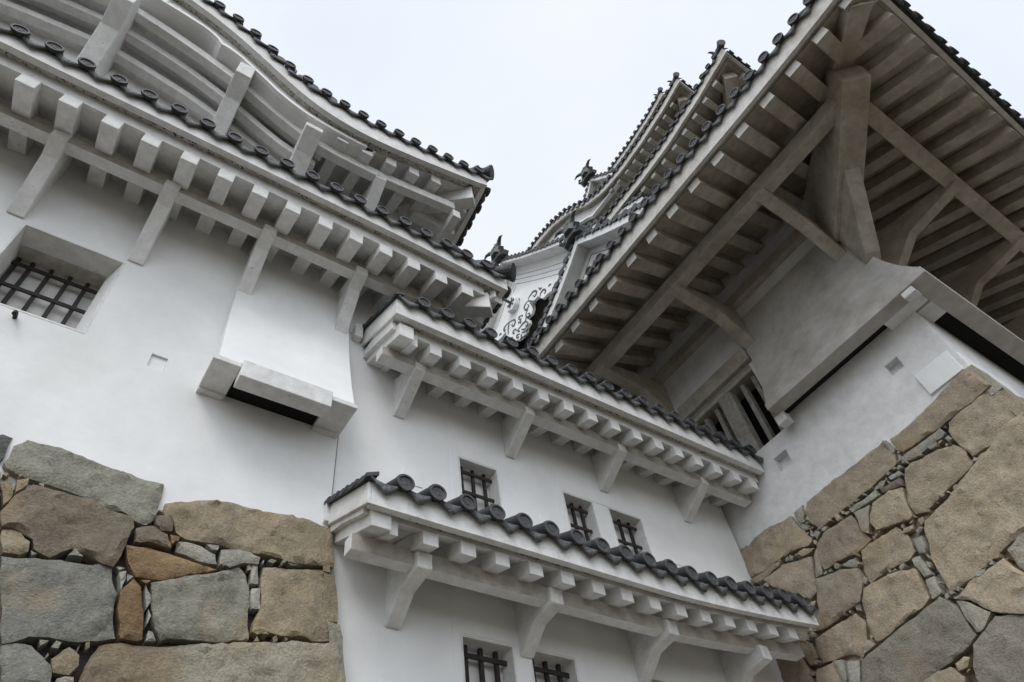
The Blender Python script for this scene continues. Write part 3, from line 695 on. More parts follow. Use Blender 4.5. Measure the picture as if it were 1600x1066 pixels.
# first eave: big, dark underside
DR = 2.54
XE = PXR - DR; YE = PYR - DR
zR1 = lambda u: 8.76 + 0.10 * max(0.0, (0.6 - u) / 2.1) ** 2
zR2 = lambda u: 8.76 + 0.10 * max(0.0, (XE + 2.1 - u) / 2.1) ** 2
raf = [-1.16 + 0.473 * k for k in range(0, 24)]
pur = (1.34, 1.56, 8.64, 8.87)
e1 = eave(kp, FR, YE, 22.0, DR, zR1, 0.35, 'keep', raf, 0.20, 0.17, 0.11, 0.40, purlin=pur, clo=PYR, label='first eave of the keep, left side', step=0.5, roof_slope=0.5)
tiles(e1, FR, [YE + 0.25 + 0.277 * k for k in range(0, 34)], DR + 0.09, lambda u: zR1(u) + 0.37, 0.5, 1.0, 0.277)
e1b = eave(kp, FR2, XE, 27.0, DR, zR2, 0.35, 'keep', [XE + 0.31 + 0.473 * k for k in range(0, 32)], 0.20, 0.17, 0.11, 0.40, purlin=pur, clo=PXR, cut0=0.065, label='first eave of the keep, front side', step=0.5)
tiles(e1b, FR2, [XE + 0.25 + 0.277 * k for k in range(0, 34)], DR + 0.16, lambda u: zR2(u) + 0.37, 0.5, 1.0, 0.277)
hip(e1, (XE, YE), (1, 1), 8.97, 9.6, 0.28, 0.34, 2.2, 'keep', cap=False, t0=0.35)
corner_tiles(e1, (XE, YE), (1, 1), 9.35)
# the great cantilever beam under the corner
mb = MB(); c = Vector((PXR, PYR, 0)); n_ = Vector((-1, -1, 0)).normalized(); s_ = Vector((-n_.y, n_.x, 0)) * 0.19
q = lambda t, sgn, z: tuple((c + n_ * t * 1.4142 + s_ * sgn) + Vector((0, 0, z)))
A = [q(0, -1, 8.30), q(1.0, -1, 8.44), q(1.66, -1, 8.55), q(1.69, -1, 8.80), q(1.66, -1, 9.02), q(0, -1, 9.4)]
B = [q(0, 1, 8.30), q(1.0, 1, 8.44), q(1.66, 1, 8.55), q(1.69, 1, 8.80), q(1.66, 1, 9.02), q(0, 1, 9.4)]
mb.prism(None, A, B)
hb = part('corner_beam', mb, 'keep', kp, at=(PXR, PYR, 8.3), bevel=0.02)
mb = MB(); s2 = s_ * 0.58
q2 = lambda t, sgn, z: tuple((c + n_ * t * 1.4142 + s2 * sgn) + Vector((0, 0, z)))
A = [q2(0.05, -1, 7.55), q2(0.16, -1, 7.62), q2(0.80, -1, 8.40), q2(0.80, -1, 8.50), q2(0.0, -1, 8.5)]
B = [q2(0.05, 1, 7.55), q2(0.16, 1, 7.62), q2(0.80, 1, 8.40), q2(0.80, 1, 8.50), q2(0.0, 1, 8.5)]
mb.prism(None, A, B); part('strut', mb, 'keep', hb, bevel=0.012)
bprof = [(-0.01, 8.08), (0.05, 8.08), (0.60, 8.50), (1.50, 8.60), (1.55, 8.66), (1.55, 8.74), (0.8, 8.86), (0.25, 8.90), (-0.01, 8.9)]
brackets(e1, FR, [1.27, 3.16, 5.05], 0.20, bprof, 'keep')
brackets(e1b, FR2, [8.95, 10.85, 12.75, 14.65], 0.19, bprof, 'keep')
# tie beams behind, close to the wall
mb = MB(); fbox(mb, FR, (1.4, 8.0), (0.001, 0.14), (8.95, 9.15)); part('wall_beam', mb, 'keep', e1, bevel=0.01)
mb = MB(); fbox(mb, FR2, (8.1, 20.0), (0.001, 0.14), (8.95, 9.15)); part('wall_beam', mb, 'keep', e1b, bevel=0.01)

# flared skirt (stone-drop bay) wrapping the keep's corner
mb = MB(); k = 14; zt, zb = 8.7, 6.62; u1_, x1_ = 3.25, 14.0
prof = [(0.015 + 0.43 * (i / k) ** 2.3, zt + (zb - zt) * i / k) for i in range(k + 1)]
V = []
for d, z in prof: V += [(PXR - d, u1_, z), (PXR - d, PYR - d, z), (x1_, PYR - d, z)]
Fc = []
for i in range(k):
    a = i * 3; Fc += [(a, a + 1, a + 4, a + 3), (a + 1, a + 2, a + 5, a + 4)]
m = len(V); d = prof[-1][0]
V += [(PXR - .001, u1_, zb), (PXR - .001, PYR - .001, zb), (x1_, PYR - .001, zb)]
Fc += [(3 * k, 3 * k + 1, m + 1, m), (3 * k + 1, 3 * k + 2, m + 2, m + 1)]
Fc.append(tuple([3 * i for i in range(k + 1)] + [m]))
Fc.append(tuple([3 * i + 2 for i in range(k + 1)] + [m + 2]))
mb.poly(V, Fc)
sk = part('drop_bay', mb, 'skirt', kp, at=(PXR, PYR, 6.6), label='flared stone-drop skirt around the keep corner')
mb = MB(); D0 = 0.46
def corner_rail(mb, da, db, z0, z1, ya, xb):
    mb.poly([(PXR - db, ya, z0), (PXR - db, PYR - db, z0), (xb, PYR - db, z0), (xb, PYR - da, z0), (PXR - da, PYR - da, z0), (PXR - da, ya, z0),
             (PXR - db, ya, z1), (PXR - db, PYR - db, z1), (xb, PYR - db, z1), (xb, PYR - da, z1), (PXR - da, PYR - da, z1), (PXR - da, ya, z1)],
            [(0, 1, 4, 5), (1, 2, 3, 4), (6, 7, 10, 11), (7, 8, 9, 10), (0, 1, 7, 6), (1, 2, 8, 7), (2, 3, 9, 8), (3, 4, 10, 9), (4, 5, 11, 10), (5, 0, 6, 11)])
corner_rail(mb, 0.215, D0, 6.50, 6.615, 3.27, 14.0)
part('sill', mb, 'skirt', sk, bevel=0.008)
for F_, a_, z_ in ((FR, (3.24, 3.27), 6.53), (FR, (0.86, 1.42), 6.51), (FR2, (7.95, 8.30), 6.513)):
    mb = MB(); fbox(mb, F_, a_, (0.003, 0.213), (z_, 6.604)); part('soffit', mb, 'keepwall', sk)
mb = MB(); fbox(mb, FR, (3.17, 3.33), (0.10, 0.26), (6.34, 6.498)); part('joist_end', mb, 'keepwall', sk, bevel=0.008)
mb = MB(); fbox(mb, FR, (0.84, 1.0), (0.28, 0.44), (6.40, 6.498)); part('joist_end', mb, 'keepwall', sk, bevel=0.008)
mb = MB(); fbox(mb, FR, (1.421, 3.239), (0.003, 0.213), (6.605, 6.612)); fbox(mb, FR2, (8.301, 13.9), (0.003, 0.213), (6.605, 6.612)); part('drop_slot_shade', mb, 'dark', sk)  # black panels painting in the dark of the open slots

def oni(parent, P, s=1.0, name='ridge_end_ornament', label=None):
    """horned ogre-face ridge-end tile; P(a, out, up) gives points around its foot"""
    mb = MB(); mb.smooth = False
    loop = lambda o, k: [P(a * s * k, o * s, z * s) for a, z in ((-0.46, -0.26), (-0.56, -0.10), (-0.50, 0.04), (-0.36, 0.10), (-0.33, 0.34), (-0.27, 0.55), (-0.14, 0.70), (0.14, 0.70), (0.27, 0.55), (0.33, 0.34), (0.36, 0.10), (0.50, 0.04), (0.56, -0.10), (0.46, -0.26), (0.18, -0.08), (-0.18, -0.08))]
    mb.prism(None, loop(-0.05, 1.0), loop(0.20, 0.90))
    mb.prism(None, [P(a * s, 0.20 * s, z * s) for a, z in ((-0.24, 0.10), (-0.26, 0.40), (-0.12, 0.60), (0.12, 0.60), (0.26, 0.40), (0.24, 0.10))], [P(a * s, 0.34 * s, z * s) for a, z in ((-0.13, 0.14), (-0.16, 0.36), (-0.06, 0.50), (0.06, 0.50), (0.16, 0.36), (0.13, 0.14))])
    # fan shaped crown tile standing on top
    mb.prism(None, [P(a * s, 0.02 * s, z * s) for a, z in ((-0.12, 0.68), (-0.27, 0.92), (-0.10, 0.98), (0.0, 1.06), (0.10, 0.98), (0.27, 0.92), (0.12, 0.68))], [P(a * s, 0.14 * s, z * s) for a, z in ((-0.10, 0.68), (-0.22, 0.93), (-0.08, 0.99), (0.0, 1.07), (0.08, 0.99), (0.22, 0.93), (0.10, 0.68))])
    for sg in (-1, 1):
        mb.tube([P(sg * 0.16 * s, 0.10 * s, 0.60 * s), P(sg * 0.34 * s, 0.18 * s, 0.76 * s), P(sg * 0.52 * s, 0.24 * s, 0.78 * s), P(sg * 0.70 * s, 0.26 * s, 0.66 * s)], [0.10 * s, 0.085 * s, 0.06 * s, 0.01 * s], 8)
        mb.tube([P(sg * 0.12 * s, 0.26 * s, 0.42 * s), P(sg * 0.14 * s, 0.36 * s, 0.44 * s)], [0.06 * s, 0.03 * s], 8)
        mb.tube([P(sg * 0.36 * s, 0.16 * s, -0.10 * s), P(sg * 0.50 * s, 0.24 * s, 0.02 * s), P(sg * 0.44 * s, 0.28 * s, 0.14 * s), P(sg * 0.33 * s, 0.26 * s, 0.08 * s)], [0.09 * s, 0.08 * s, 0.06 * s, 0.04 * s], 8)
    return part(name, mb, 'bronze', parent, label=label)
def tier(xe, ye, D, ztab, fh, ymax, xmax, rp, tiles_n, label, top, merge, zft=None, yend=None, rafw=0.17, rh=0.17, oni_s=1.0, hipz=0.0):
    """one upper storey: walls, two eaves meeting at the corner"""
    cx, cy = xe + D, ye + D
    F1 = Frame((cx, 0), (0, 1), (-1, 0)); F2 = Frame((0, cy), (1, 0), (0, -1))
    z1 = zft if zft else lerp_table(ztab)
    z2 = lerp_table([(xe + (a - ye), b) for a, b in ztab])
    zb = ztab[-1][1]
    w_ = MB(); w_.box((cx, cy, zb - 8.0), (xmax - D, ymax - D, zb + 0.95)); part('upper_wall', w_, 'keepwall', kp, label=label + ' wall')
    yend = yend or ymax
    rr = [ye + 0.3 + rp * k for k in range(int((yend - ye) / rp) - 1)]
    rr1 = [r for r in rr if r < 13.5 and not (zft and r > 6.4)]
    e = eave(kp, F1, ye, yend, D, z1, fh, 'keep', rr1, rafw, rh, 0.14, 0.30, clo=cy, purlin=(D * 0.45, D * 0.45 + 0.2, zb - 0.06, zb + 0.16), label=label + ', left side', step=0.3, roof_slope=0.5)
    us = [ye + 0.28 + 0.277 * k for k in range(tiles_n)]
    tiles(e, F1, us, D + 0.09, lambda u: z1(u) + fh + 0.04, 0.5, 1.0, 0.277, merge=merge)
    us = [xe + 0.28 + 0.277 * k for k in range(14)]
    f = eave(kp, F2, xe, xmax, D, z2, fh, 'keep', [xe + 0.3 + rp * k for k in range(14)], rafw, rh, 0.14, 0.30, clo=cx, cut0=0.078, label=label + ', front side', step=0.6)
    tiles(f, F2, us, D + 0.09, lambda u: z2(u) + fh + 0.04, 0.5, 1.0, 0.277, merge=True)
    hip(e, (xe, ye), (1, 1), z1(ye) - 0.02, zb + 0.3, 0.34, 0.40, D * 1.3, 'keep', cap=True, t0=0.55)
    corner_tiles(e, (xe, ye), (1, 1), z1(ye) + fh + 0.06, s=1.1)
    return e, F1, z1
bK = lerp_table([(0, 2.05), (1, 1.92), (1.9, 1.55), (2.6, 1.0), (3.1, 0.52), (4.0, 0.12), (5.1, 0.0), (30, 0)])
T2, F_2, z2f = tier(9.57, 0.22, 1.9, [(0.22, 18.25), (0.6, 18.12), (1.75, 17.78), (2.96, 17.53), (4.1, 17.44), (40, 17.44)], 0.32, 21.5, 25.0, 0.46, 20, 'second eave of the keep', 19, False, yend=5.75)
base3 = lerp_table([(1.95, 24.30), (3.2, 23.90), (4.4, 23.68), (5.6, 23.58), (40, 23.58)])
T3, F_3, z3f = tier(12.0, 1.95, 1.6, [(1.95, 24.30), (3.2, 23.90), (4.4, 23.68), (5.6, 23.58), (40, 23.58)], 0.32, 20.0, 23.5, 0.46, 46, 'third eave of the keep with a curved gable', 25, True, zft=lambda u: base3(u) + bK(abs(u - 10.6)))
T4, F_4, z4f = tier(14.3, 3.2, 1.5, [(3.2, 29.45), (4.4, 29.08), (5.8, 28.85), (7.2, 28.78), (40, 28.78)], 0.32, 18.6, 22.0, 0.46, 40, 'top eave of the keep', 31, True)
# curved barge board in the third eave
mb = MB()
sweep(mb, F_3, frange(5.9, 15.3, 60), lambda u: [(1.25, base3(u) + max(-0.02, bK(abs(u - 10.6)) * 0.86 - 0.55 * min(1, bK(abs(u - 10.6)) * 3))), (1.33, base3(u) + max(-0.02, bK(abs(u - 10.6)) * 0.86 - 0.55 * min(1, bK(abs(u - 10.6)) * 3))), (1.33, z3f(u) + 0.04), (1.25, z3f(u) + 0.04)])
bb3 = part('barge_board', mb, 'keepwall', T3)
mb = MB(); lo3 = lambda u: base3(u) + max(-0.02, bK(abs(u - 10.6)) * 0.86 - 0.55 * min(1, bK(abs(u - 10.6)) * 3))
sweep(mb, F_3, frange(5.9, 15.3, 60), lambda u: [(1.329, lo3(u) + 0.02), (1.40, lo3(u) + 0.02), (1.40, lo3(u) + 0.10), (1.329, lo3(u) + 0.10)])
part('moulding', mb, 'whiter', bb3)
for T_, (x_, y_, z_) in ((T2, (9.57, 0.22, 18.62)), (T3, (12.0, 1.95, 24.66)), (T4, (14.3, 3.2, 29.80))):
    nx = Vector((1, 1, 0)).normalized(); sx = Vector((-1, 1, 0)).normalized(); c_ = Vector((x_, y_, z_)) + nx * 0.28
    oni(T_, lambda a, o, z: tuple(c_ - nx * o + sx * a + Vector((0, 0, z))), 0.42, name='hip_end_ornament')
# top roof body
mb = MB(); mb.poly([(14.4, 3.3, 29.2), (22, 3.3, 29.2), (22, 18.5, 29.2), (14.4, 18.5, 29.2), (18.2, 6.5, 33), (18.2, 15.5, 33)], [(0, 1, 4), (1, 2, 5, 4), (2, 3, 5), (3, 0, 4, 5), (0, 3, 2, 1)])
part('roof', mb, 'tile', kp)
for (cx, cy, z0, z1_, run) in ((PXR, PYR, 10.3, 12.0, 3.4), (11.47, 2.12, 18.6, 20.0, 2.0), (13.6, 3.55, 24.6, 26.0, 2.0)):
    mb = MB(); mb.poly([(cx + .01, cy + .01, z0), (25, cy + .01, z0), (25, 20.5, z0), (cx + .01, 20.5, z0), (cx + run, cy + run, z1_), (24, cy + run, z1_), (24, 19.5, z1_), (cx + run, 19.5, z1_)], [(0, 1, 5, 4), (1, 2, 6, 5), (2, 3, 7, 6), (3, 0, 4, 7), (4, 5, 6, 7), (0, 3, 2, 1)])
    part('roof', mb, 'tile', kp)

# gables on the keep, faces turned to the left (-X)
def arc_us(f, a, b, pitch):
    us = []; u = a; acc = 0; step = 0.01 if b > a else -0.01
    us.append(u)
    while (b - u) * step > 0:
        v = u + step; acc += math.hypot(step, f(v) - f(u)); u = v
        if acc >= pitch: us.append(u); acc = 0
    return us
def gable(xf, yc, tab, half, back, label, fh=0.28, board=0.8, recess=0.5, grooves=3, depth2=0.9, tpitch=0.285, zbot=0.0):
    f = lerp_table(tab); zt = lambda u: f(abs(u - yc))
    Fg = Frame((xf, 0), (0, 1), (-1, 0))
    us = frange(yc - half, yc + half, 48)
    mb = MB()
    sweep(mb, Fg, us, lambda u: [(0.0, zt(u) - 0.09 - fh), (0.06, zt(u) - 0.09 - fh), (0.06, zt(u) - 0.09), (0.0, zt(u) - 0.09)])
    sweep(mb, Fg, us, lambda u: [(-recess, zt(u) - 0.10 - fh * 0.6), (-0.001, zt(u) - 0.10 - fh * 0.8), (-0.001, zt(u) - 0.10), (-recess, zt(u) - 0.10)])
    g_ = part('gable', mb, 'keepwall', kp, at=(xf, yc, tab[0][1]), label=label)
    mb = MB()
    sweep(mb, Fg, us, lambda u: [(-recess - 0.08, zt(u) - 0.12 - fh - board), (-recess - 0.001, zt(u) - 0.12 - fh - board), (-recess - 0.001, zt(u) - 0.11), (-recess - 0.08, zt(u) - 0.11)])
    bd = part('barge_board', mb, 'wall', g_)
    for k in range(grooves):
        mb = MB(); o_ = 0.16 + fh + board * (0.28 + 0.2 * k)
        sweep(mb, Fg, us, lambda u: [(-recess - 0.002, zt(u) - o_), (-recess + 0.006, zt(u) - o_), (-recess + 0.006, zt(u) - o_ + 0.022), (-recess - 0.002, zt(u) - o_ + 0.022)])
        part('groove_line', mb, 'groove', bd)
    mb = MB(); n = len(us)
    pts = [Fg(u, -recess - depth2, zt(u) - 0.15) for u in us] + [Fg(u, -recess - depth2, zbot) for u in reversed(us)]
    bk = [Fg(u, -recess - depth2 - 0.1, zt(u) - 0.15) for u in us] + [Fg(u, -recess - depth2 - 0.1, zbot) for u in reversed(us)]
    mb.prism(None, pts, bk); part('gable_wall', mb, 'keep', g_)
    mb = MB()
    sweep(mb, Fg, us, lambda u: [(-back, zt(u) - 0.085), (0.05, zt(u) - 0.085), (0.05, zt(u) - 0.06), (-back, zt(u) - 0.06)])
    part('tile_bed', mb, 'tile', g_)
    L = arc_us(zt, yc - 0.2, yc - half, tpitch); Rr = arc_us(zt, yc + 0.2, yc + half, tpitch)
    mb = MB(); mb.smooth = False
    for u in L + Rr:
        dz = (zt(u + 0.05) - zt(u - 0.05)) / 0.1; nrm = Vector((0, -dz, 1)).normalized()
        c = Vector(Fg(u, 0.10, zt(u))) + nrm * 0.01
        mb.tube([c, c + Vector((0.03, 0, 0)), c + Vector((0.04, 0, 0)), c + Vector((0.6, 0, 0))], [0.085, 0.085, 0.074, 0.074], 10, 0)
        # hanging lip between two tiles
        t_ = Vector((0, 1, dz)).normalized() * 0.14
        p = c + t_; 
        mb.prism(None, [p - t_ * .7, p + t_ * .7, p - nrm * 0.13], [p - t_ * .7 + Vector((.02, 0, 0)), p + t_ * .7 + Vector((.02, 0, 0)), p - nrm * 0.13 + Vector((.02, 0, 0))], 1)
    o = part('rake_tiles', mb, ['tile', 'lip'], g_)
    # crest along the gable's ridge
    mb = MB(); fbox(mb, Fg, (yc - 0.16, yc + 0.16), (-back, 0.02), (zt(yc) - 0.02, zt(yc) + 0.35)); mb.tube([Fg(yc, 0.02, zt(yc) + 0.40), Fg(yc, -back, zt(yc) + 0.40)], 0.1, 10)
    part('ridge', mb, 'tile', g_)
    return g_, Fg, zt
# large gable over the second eave
gB, FB, zB2 = gable(9.7, 10.5, [(t / 4, 22.35 - 1.1 * t / 4 + 0.04 * (t / 4) ** 2) for t in range(0, 28)], 6.2, 3.0, 'large gable of the keep with carved white pendant', board=1.40, recess=0.46, depth2=1.5, zbot=15.0, fh=0.17)
oni(gB, lambda a, o, z: (9.6 - o, 10.5 + a, 22.35 + z), 0.95, label='horned ridge-end ornament on the large gable')
gS, FS, zS2 = gable(6.75, 4.80, [(t / 5, 12.95 - 0.95 * t / 5 + 0.10 * (t / 5) ** 2) for t in range(0, 16)], 2.9, 2.5, 'small gable of the keep just above the corridor roof', fh=0.2, board=0.35, recess=0.28, grooves=1, depth2=0.25, zbot=10.1)
oni(gS, lambda a, o, z: (6.68 - o, 4.80 + a, 12.95 + z), 0.62, label='horned ridge-end ornament on the small gable')
gT, FT, zT2 = gable(13.0, 7.45, [(0, 27.45), (0.4, 26.9), (0.9, 26.3), (1.6, 25.6), (2.4, 25.0)], 2.3, 2.0, 'high small gable of the keep under the top eave', fh=0.25, board=0.3, recess=0.3, grooves=1, depth2=0.25, zbot=24.7)
oni(gT, lambda a, o, z: (12.9 - o, 7.45 + a, 27.4 + z), 0.85, label='horned ridge-end ornament on the high gable')

# carved pendant (gegyo) of the large gable: pierced cloud shapes either side of a hexagonal boss
def PG(a, o, z): return (10.17 - o, a, z)
GEG = [(12.129, 19.498), (11.971, 19.285), (11.684, 19.195), (11.424, 19.207), (11.445, 19.003), (11.273, 18.717), (11.103, 18.545), (11.109, 18.423), (10.974, 18.202), (10.8, 18.081), (10.574, 18.027), (10.439, 18.018), (10.369, 18.192), (10.166, 18.25), (10.161, 18.43), (10.272, 18.627), (10.179, 18.6), (9.975, 18.546), (9.85, 18.698), (9.812, 18.959), (9.89, 19.205), (9.705, 18.99), (9.492, 18.972), (9.453, 18.825), (9.3, 18.596), (9.047, 18.546), (8.877, 18.477), (8.758, 18.371), (8.677, 18.459), (8.547, 18.561), (8.521, 18.651), (9.51, 19.596), (10.601, 20.644), (10.818, 20.655), (11.203, 20.502), (11.628, 20.15), (12.026, 19.812)]
SPI = [(9.718, 19.493), (9.28, 19.036), (10.191, 19.268), (10.215, 18.832), (11.069, 19.377), (11.502, 19.566), (11.098, 18.912), (10.938, 18.417), (10.429, 18.556), (10.711, 18.472)]
ROS = [(10.662, 19.133)]
HEX = [(10.482, 20.212), (10.397, 19.84), (10.463, 19.64), (10.659, 19.519), (10.961, 19.682), (10.951, 20.031), (10.744, 20.188)]
SCROLLS = [[(10.01, 19.33), (9.92, 19.42), (9.8, 19.44), (9.65, 19.44), (9.53, 19.33), (9.51, 19.2), (9.59, 19.13), (9.67, 19.17), (9.71, 19.3)], [(9.46, 18.74), (9.38, 18.89), (9.26, 18.95), (9.14, 18.92), (9.09, 18.77), (9.14, 18.71), (9.19, 18.75)], [(10.01, 19.33), (9.88, 19.15), (9.76, 18.94), (9.68, 18.76)], [(10.01, 19.33), (10.07, 19.33), (10.21, 19.29), (10.26, 19.18), (10.19, 19.01), (10.08, 19.0), (10.02, 19.08), (10.08, 19.19)], [(10.12, 18.93), (10.23, 18.85), (10.26, 18.72), (10.18, 18.59), (10.08, 18.58), (10.09, 18.7), (10.17, 18.75)], [(10.26, 18.7), (10.31, 18.61), (10.35, 18.54), (10.49, 18.58), (10.66, 18.58), (10.84, 18.58)], [(10.35, 18.54), (10.27, 18.41), (10.26, 18.27), (10.35, 18.26), (10.38, 18.38)], [(11.17, 19.46), (11.01, 19.35), (10.87, 19.25), (10.85, 19.09), (10.95, 18.99), (11.06, 19.14), (11.0, 19.18)], [(11.17, 19.46), (11.38, 19.49), (11.51, 19.42), (11.48, 19.3), (11.41, 19.33)], [(10.84, 18.58), (10.93, 18.77), (11.06, 18.75), (11.03, 18.64), (10.97, 18.63)], [(10.84, 18.58), (10.72, 18.41)], [(10.75, 18.3), (10.88, 18.39), (10.92, 18.32), (10.86, 18.21), (10.81, 18.24)], [(10.7, 18.23), (10.69, 18.06), (10.79, 18.02)], [(10.65, 18.25), (10.47, 18.12), (10.3, 18.09)], [(10.63, 17.99), (10.44, 17.89), (10.29, 17.89)], [(10.62, 18.41), (10.48, 18.25), (10.36, 18.23)], [(11.16, 19.42), (11.26, 19.22), (11.33, 18.93)], [(9.36, 19.31), (9.31, 19.15), (9.22, 19.13)], [(8.91, 18.78), (8.86, 18.81), (8.77, 18.76)], [(8.81, 18.41), (8.71, 18.49), (8.6, 18.39)], [(10.49, 19.04), (10.6, 19.08), (10.66, 18.99)], [(10.51, 18.89), (10.59, 18.92), (10.55, 18.78)], [(10.64, 18.88), (10.72, 18.84)], [(10.55, 18.78), (10.63, 18.74)], [(10.45, 19.03), (10.43, 18.92)], [(10.54, 20.02), (10.44, 19.98), (10.4, 19.84)], [(11.82, 19.4), (11.72, 19.42), (11.71, 19.34)], [(9.93, 19.11), (9.85, 18.89), (9.84, 18.67)]]
STONES_L = [
 ('dgrey',[(-0.7,3.878),(-0.597,3.86),(-0.59,3.668),(-0.6,3.613)]),
 ('lgrey',[(-0.512,3.855),(-0.303,3.877),(-0.038,3.833),(0.246,3.807),(0.389,3.812),(0.466,3.816),(0.478,3.676),(0.462,3.423),(0.426,3.364),(0.356,3.375),(0.278,3.418),(0.141,3.439),(-0.032,3.481),(-0.212,3.502),(-0.399,3.515),(-0.536,3.543),(-0.575,3.587),(-0.567,3.768)]),
 ('lgrey',[(0.572,2.892),(0.685,2.963),(0.995,3.113),(1.124,3.217),(1.205,3.161),(1.243,2.987),(1.287,2.619),(1.087,2.568),(0.855,2.537),(0.727,2.493),(0.663,2.576),(0.607,2.746)]),
 ('brown',[(-0.433,3.175),(-0.409,3.337),(-0.346,3.449),(-0.243,3.459),(-0.043,3.465),(0.213,3.418),(0.335,3.391),(0.362,3.319),(0.341,3.092),(0.321,2.962),(0.21,2.98),(0.132,2.991),(0.035,3.019),(-0.062,2.919),(-0.159,2.958),(-0.197,3.027),(-0.324,3.067),(-0.391,3.064)]),
 ('brown',[(0.471,3.462),(0.564,3.512),(0.604,3.424),(0.607,3.355),(0.519,3.326),(0.476,3.381)]),
 ('brown',[(0.365,3.308),(0.478,3.358),(0.588,3.325),(0.624,3.201),(0.467,3.196),(0.386,3.192)]),
 ('tan',[(-0.385,3.046),(-0.322,3.063),(-0.197,3.017),(-0.168,2.936),(-0.206,2.895),(-0.321,2.88)]),
 ('tan',[(-0.533,3.437),(-0.463,3.466),(-0.419,3.356),(-0.437,3.26),(-0.458,3.241)]),
 ('tan',[(-0.45,3.459),(-0.392,3.495),(-0.37,3.433),(-0.403,3.362)]),
 ('tan',[(0.171,2.267),(0.238,2.358),(0.316,2.318),(0.328,2.258),(0.284,2.192),(0.203,2.19)]),
 ('tan',[(1.298,3.244),(1.859,3.382),(1.909,3.159),(1.94,2.747),(1.769,2.721),(1.495,2.702),(1.407,2.702),(1.34,2.672),(1.296,2.682),(1.322,2.965)]),
 ('tan',[(0.501,3.634),(0.735,3.753),(0.88,3.803),(1.077,3.809),(1.385,3.825),(1.663,3.855),(1.86,3.811),(1.884,3.401),(1.672,3.365),(1.491,3.348),(1.238,3.343),(0.956,3.35),(0.706,3.341),(0.627,3.385),(0.59,3.516),(0.512,3.525)]),
 ('grey',[(-0.312,2.854),(-0.126,2.904),(0.079,2.928),(0.303,2.973),(0.337,2.907),(0.387,2.766),(0.423,2.592),(0.481,2.458),(0.374,2.419),(0.287,2.392),(0.12,2.378),(0.025,2.358),(-0.038,2.325),(-0.098,2.289)]),
 ('grey',[(-0.095,2.282),(-0.033,2.313),(0.051,2.32),(0.121,2.264),(0.197,2.188),(0.239,2.08),(-0.003,2.04)]),
 ('light',[(0.236,2.166),(0.324,2.189),(0.331,2.144),(0.242,2.129)]),
 ('light',[(0.662,3.303),(0.834,3.323),(0.951,3.268),(0.973,3.173),(0.843,3.179),(0.672,3.216)]),
 ('light',[(0.97,3.32),(1.121,3.36),(1.274,3.33),(1.277,3.261),(1.158,3.238),(1.057,3.175),(0.985,3.176)]),
 ('light',[(1.226,3.246),(1.277,3.261),(1.297,3.092),(1.239,3.071)]),
 ('light',[(1.244,3.036),(1.307,3.057),(1.331,2.863),(1.272,2.849)]),
 ('light',[(0.36,2.933),(0.4,2.955),(0.418,2.89),(0.413,2.791),(0.385,2.784),(0.344,2.909)]),
 ('light',[(0.413,2.938),(0.454,2.929),(0.454,2.899),(0.43,2.873)]),
 ('light',[(0.547,2.866),(0.57,2.882),(0.603,2.745),(0.59,2.689),(0.555,2.771)]),
 ('light',[(0.595,2.683),(0.618,2.702),(0.627,2.639),(0.623,2.567)]),
 ('light',[(0.637,2.561),(0.667,2.559),(0.712,2.493),(0.645,2.479)]),
 ('light',[(0.023,2.965),(0.063,3.023),(0.131,2.987),(0.139,2.959)]),
 ('light',[(0.87,3.323),(0.966,3.342),(0.964,3.301),(0.911,3.29)]),
 ('light',[(1.496,3.344),(1.628,3.412),(1.642,3.36),(1.533,3.333)]),
 ('rust',[(0.342,3.146),(0.468,3.19),(0.636,3.183),(0.989,3.133),(0.609,2.938),(0.47,2.924),(0.39,3.023)]),
 ('rust',[(0.456,2.9),(0.516,2.867),(0.576,2.701),(0.626,2.497),(0.587,2.467),(0.492,2.455),(0.425,2.664),(0.402,2.789)]),
 ('rust',[(0.497,2.892),(0.571,2.912),(0.546,2.871),(0.52,2.864)]),
 ('rust',[(0.598,3.335),(0.672,3.336),(0.674,3.284),(0.621,3.267)]),
 ('mix',[(0.386,2.402),(0.508,2.438),(0.789,2.485),(1.249,2.589),(1.589,2.666),(1.941,2.723),(1.963,2.623),(2.015,2.372),(0.352,2.098),(0.345,2.269)]),
]
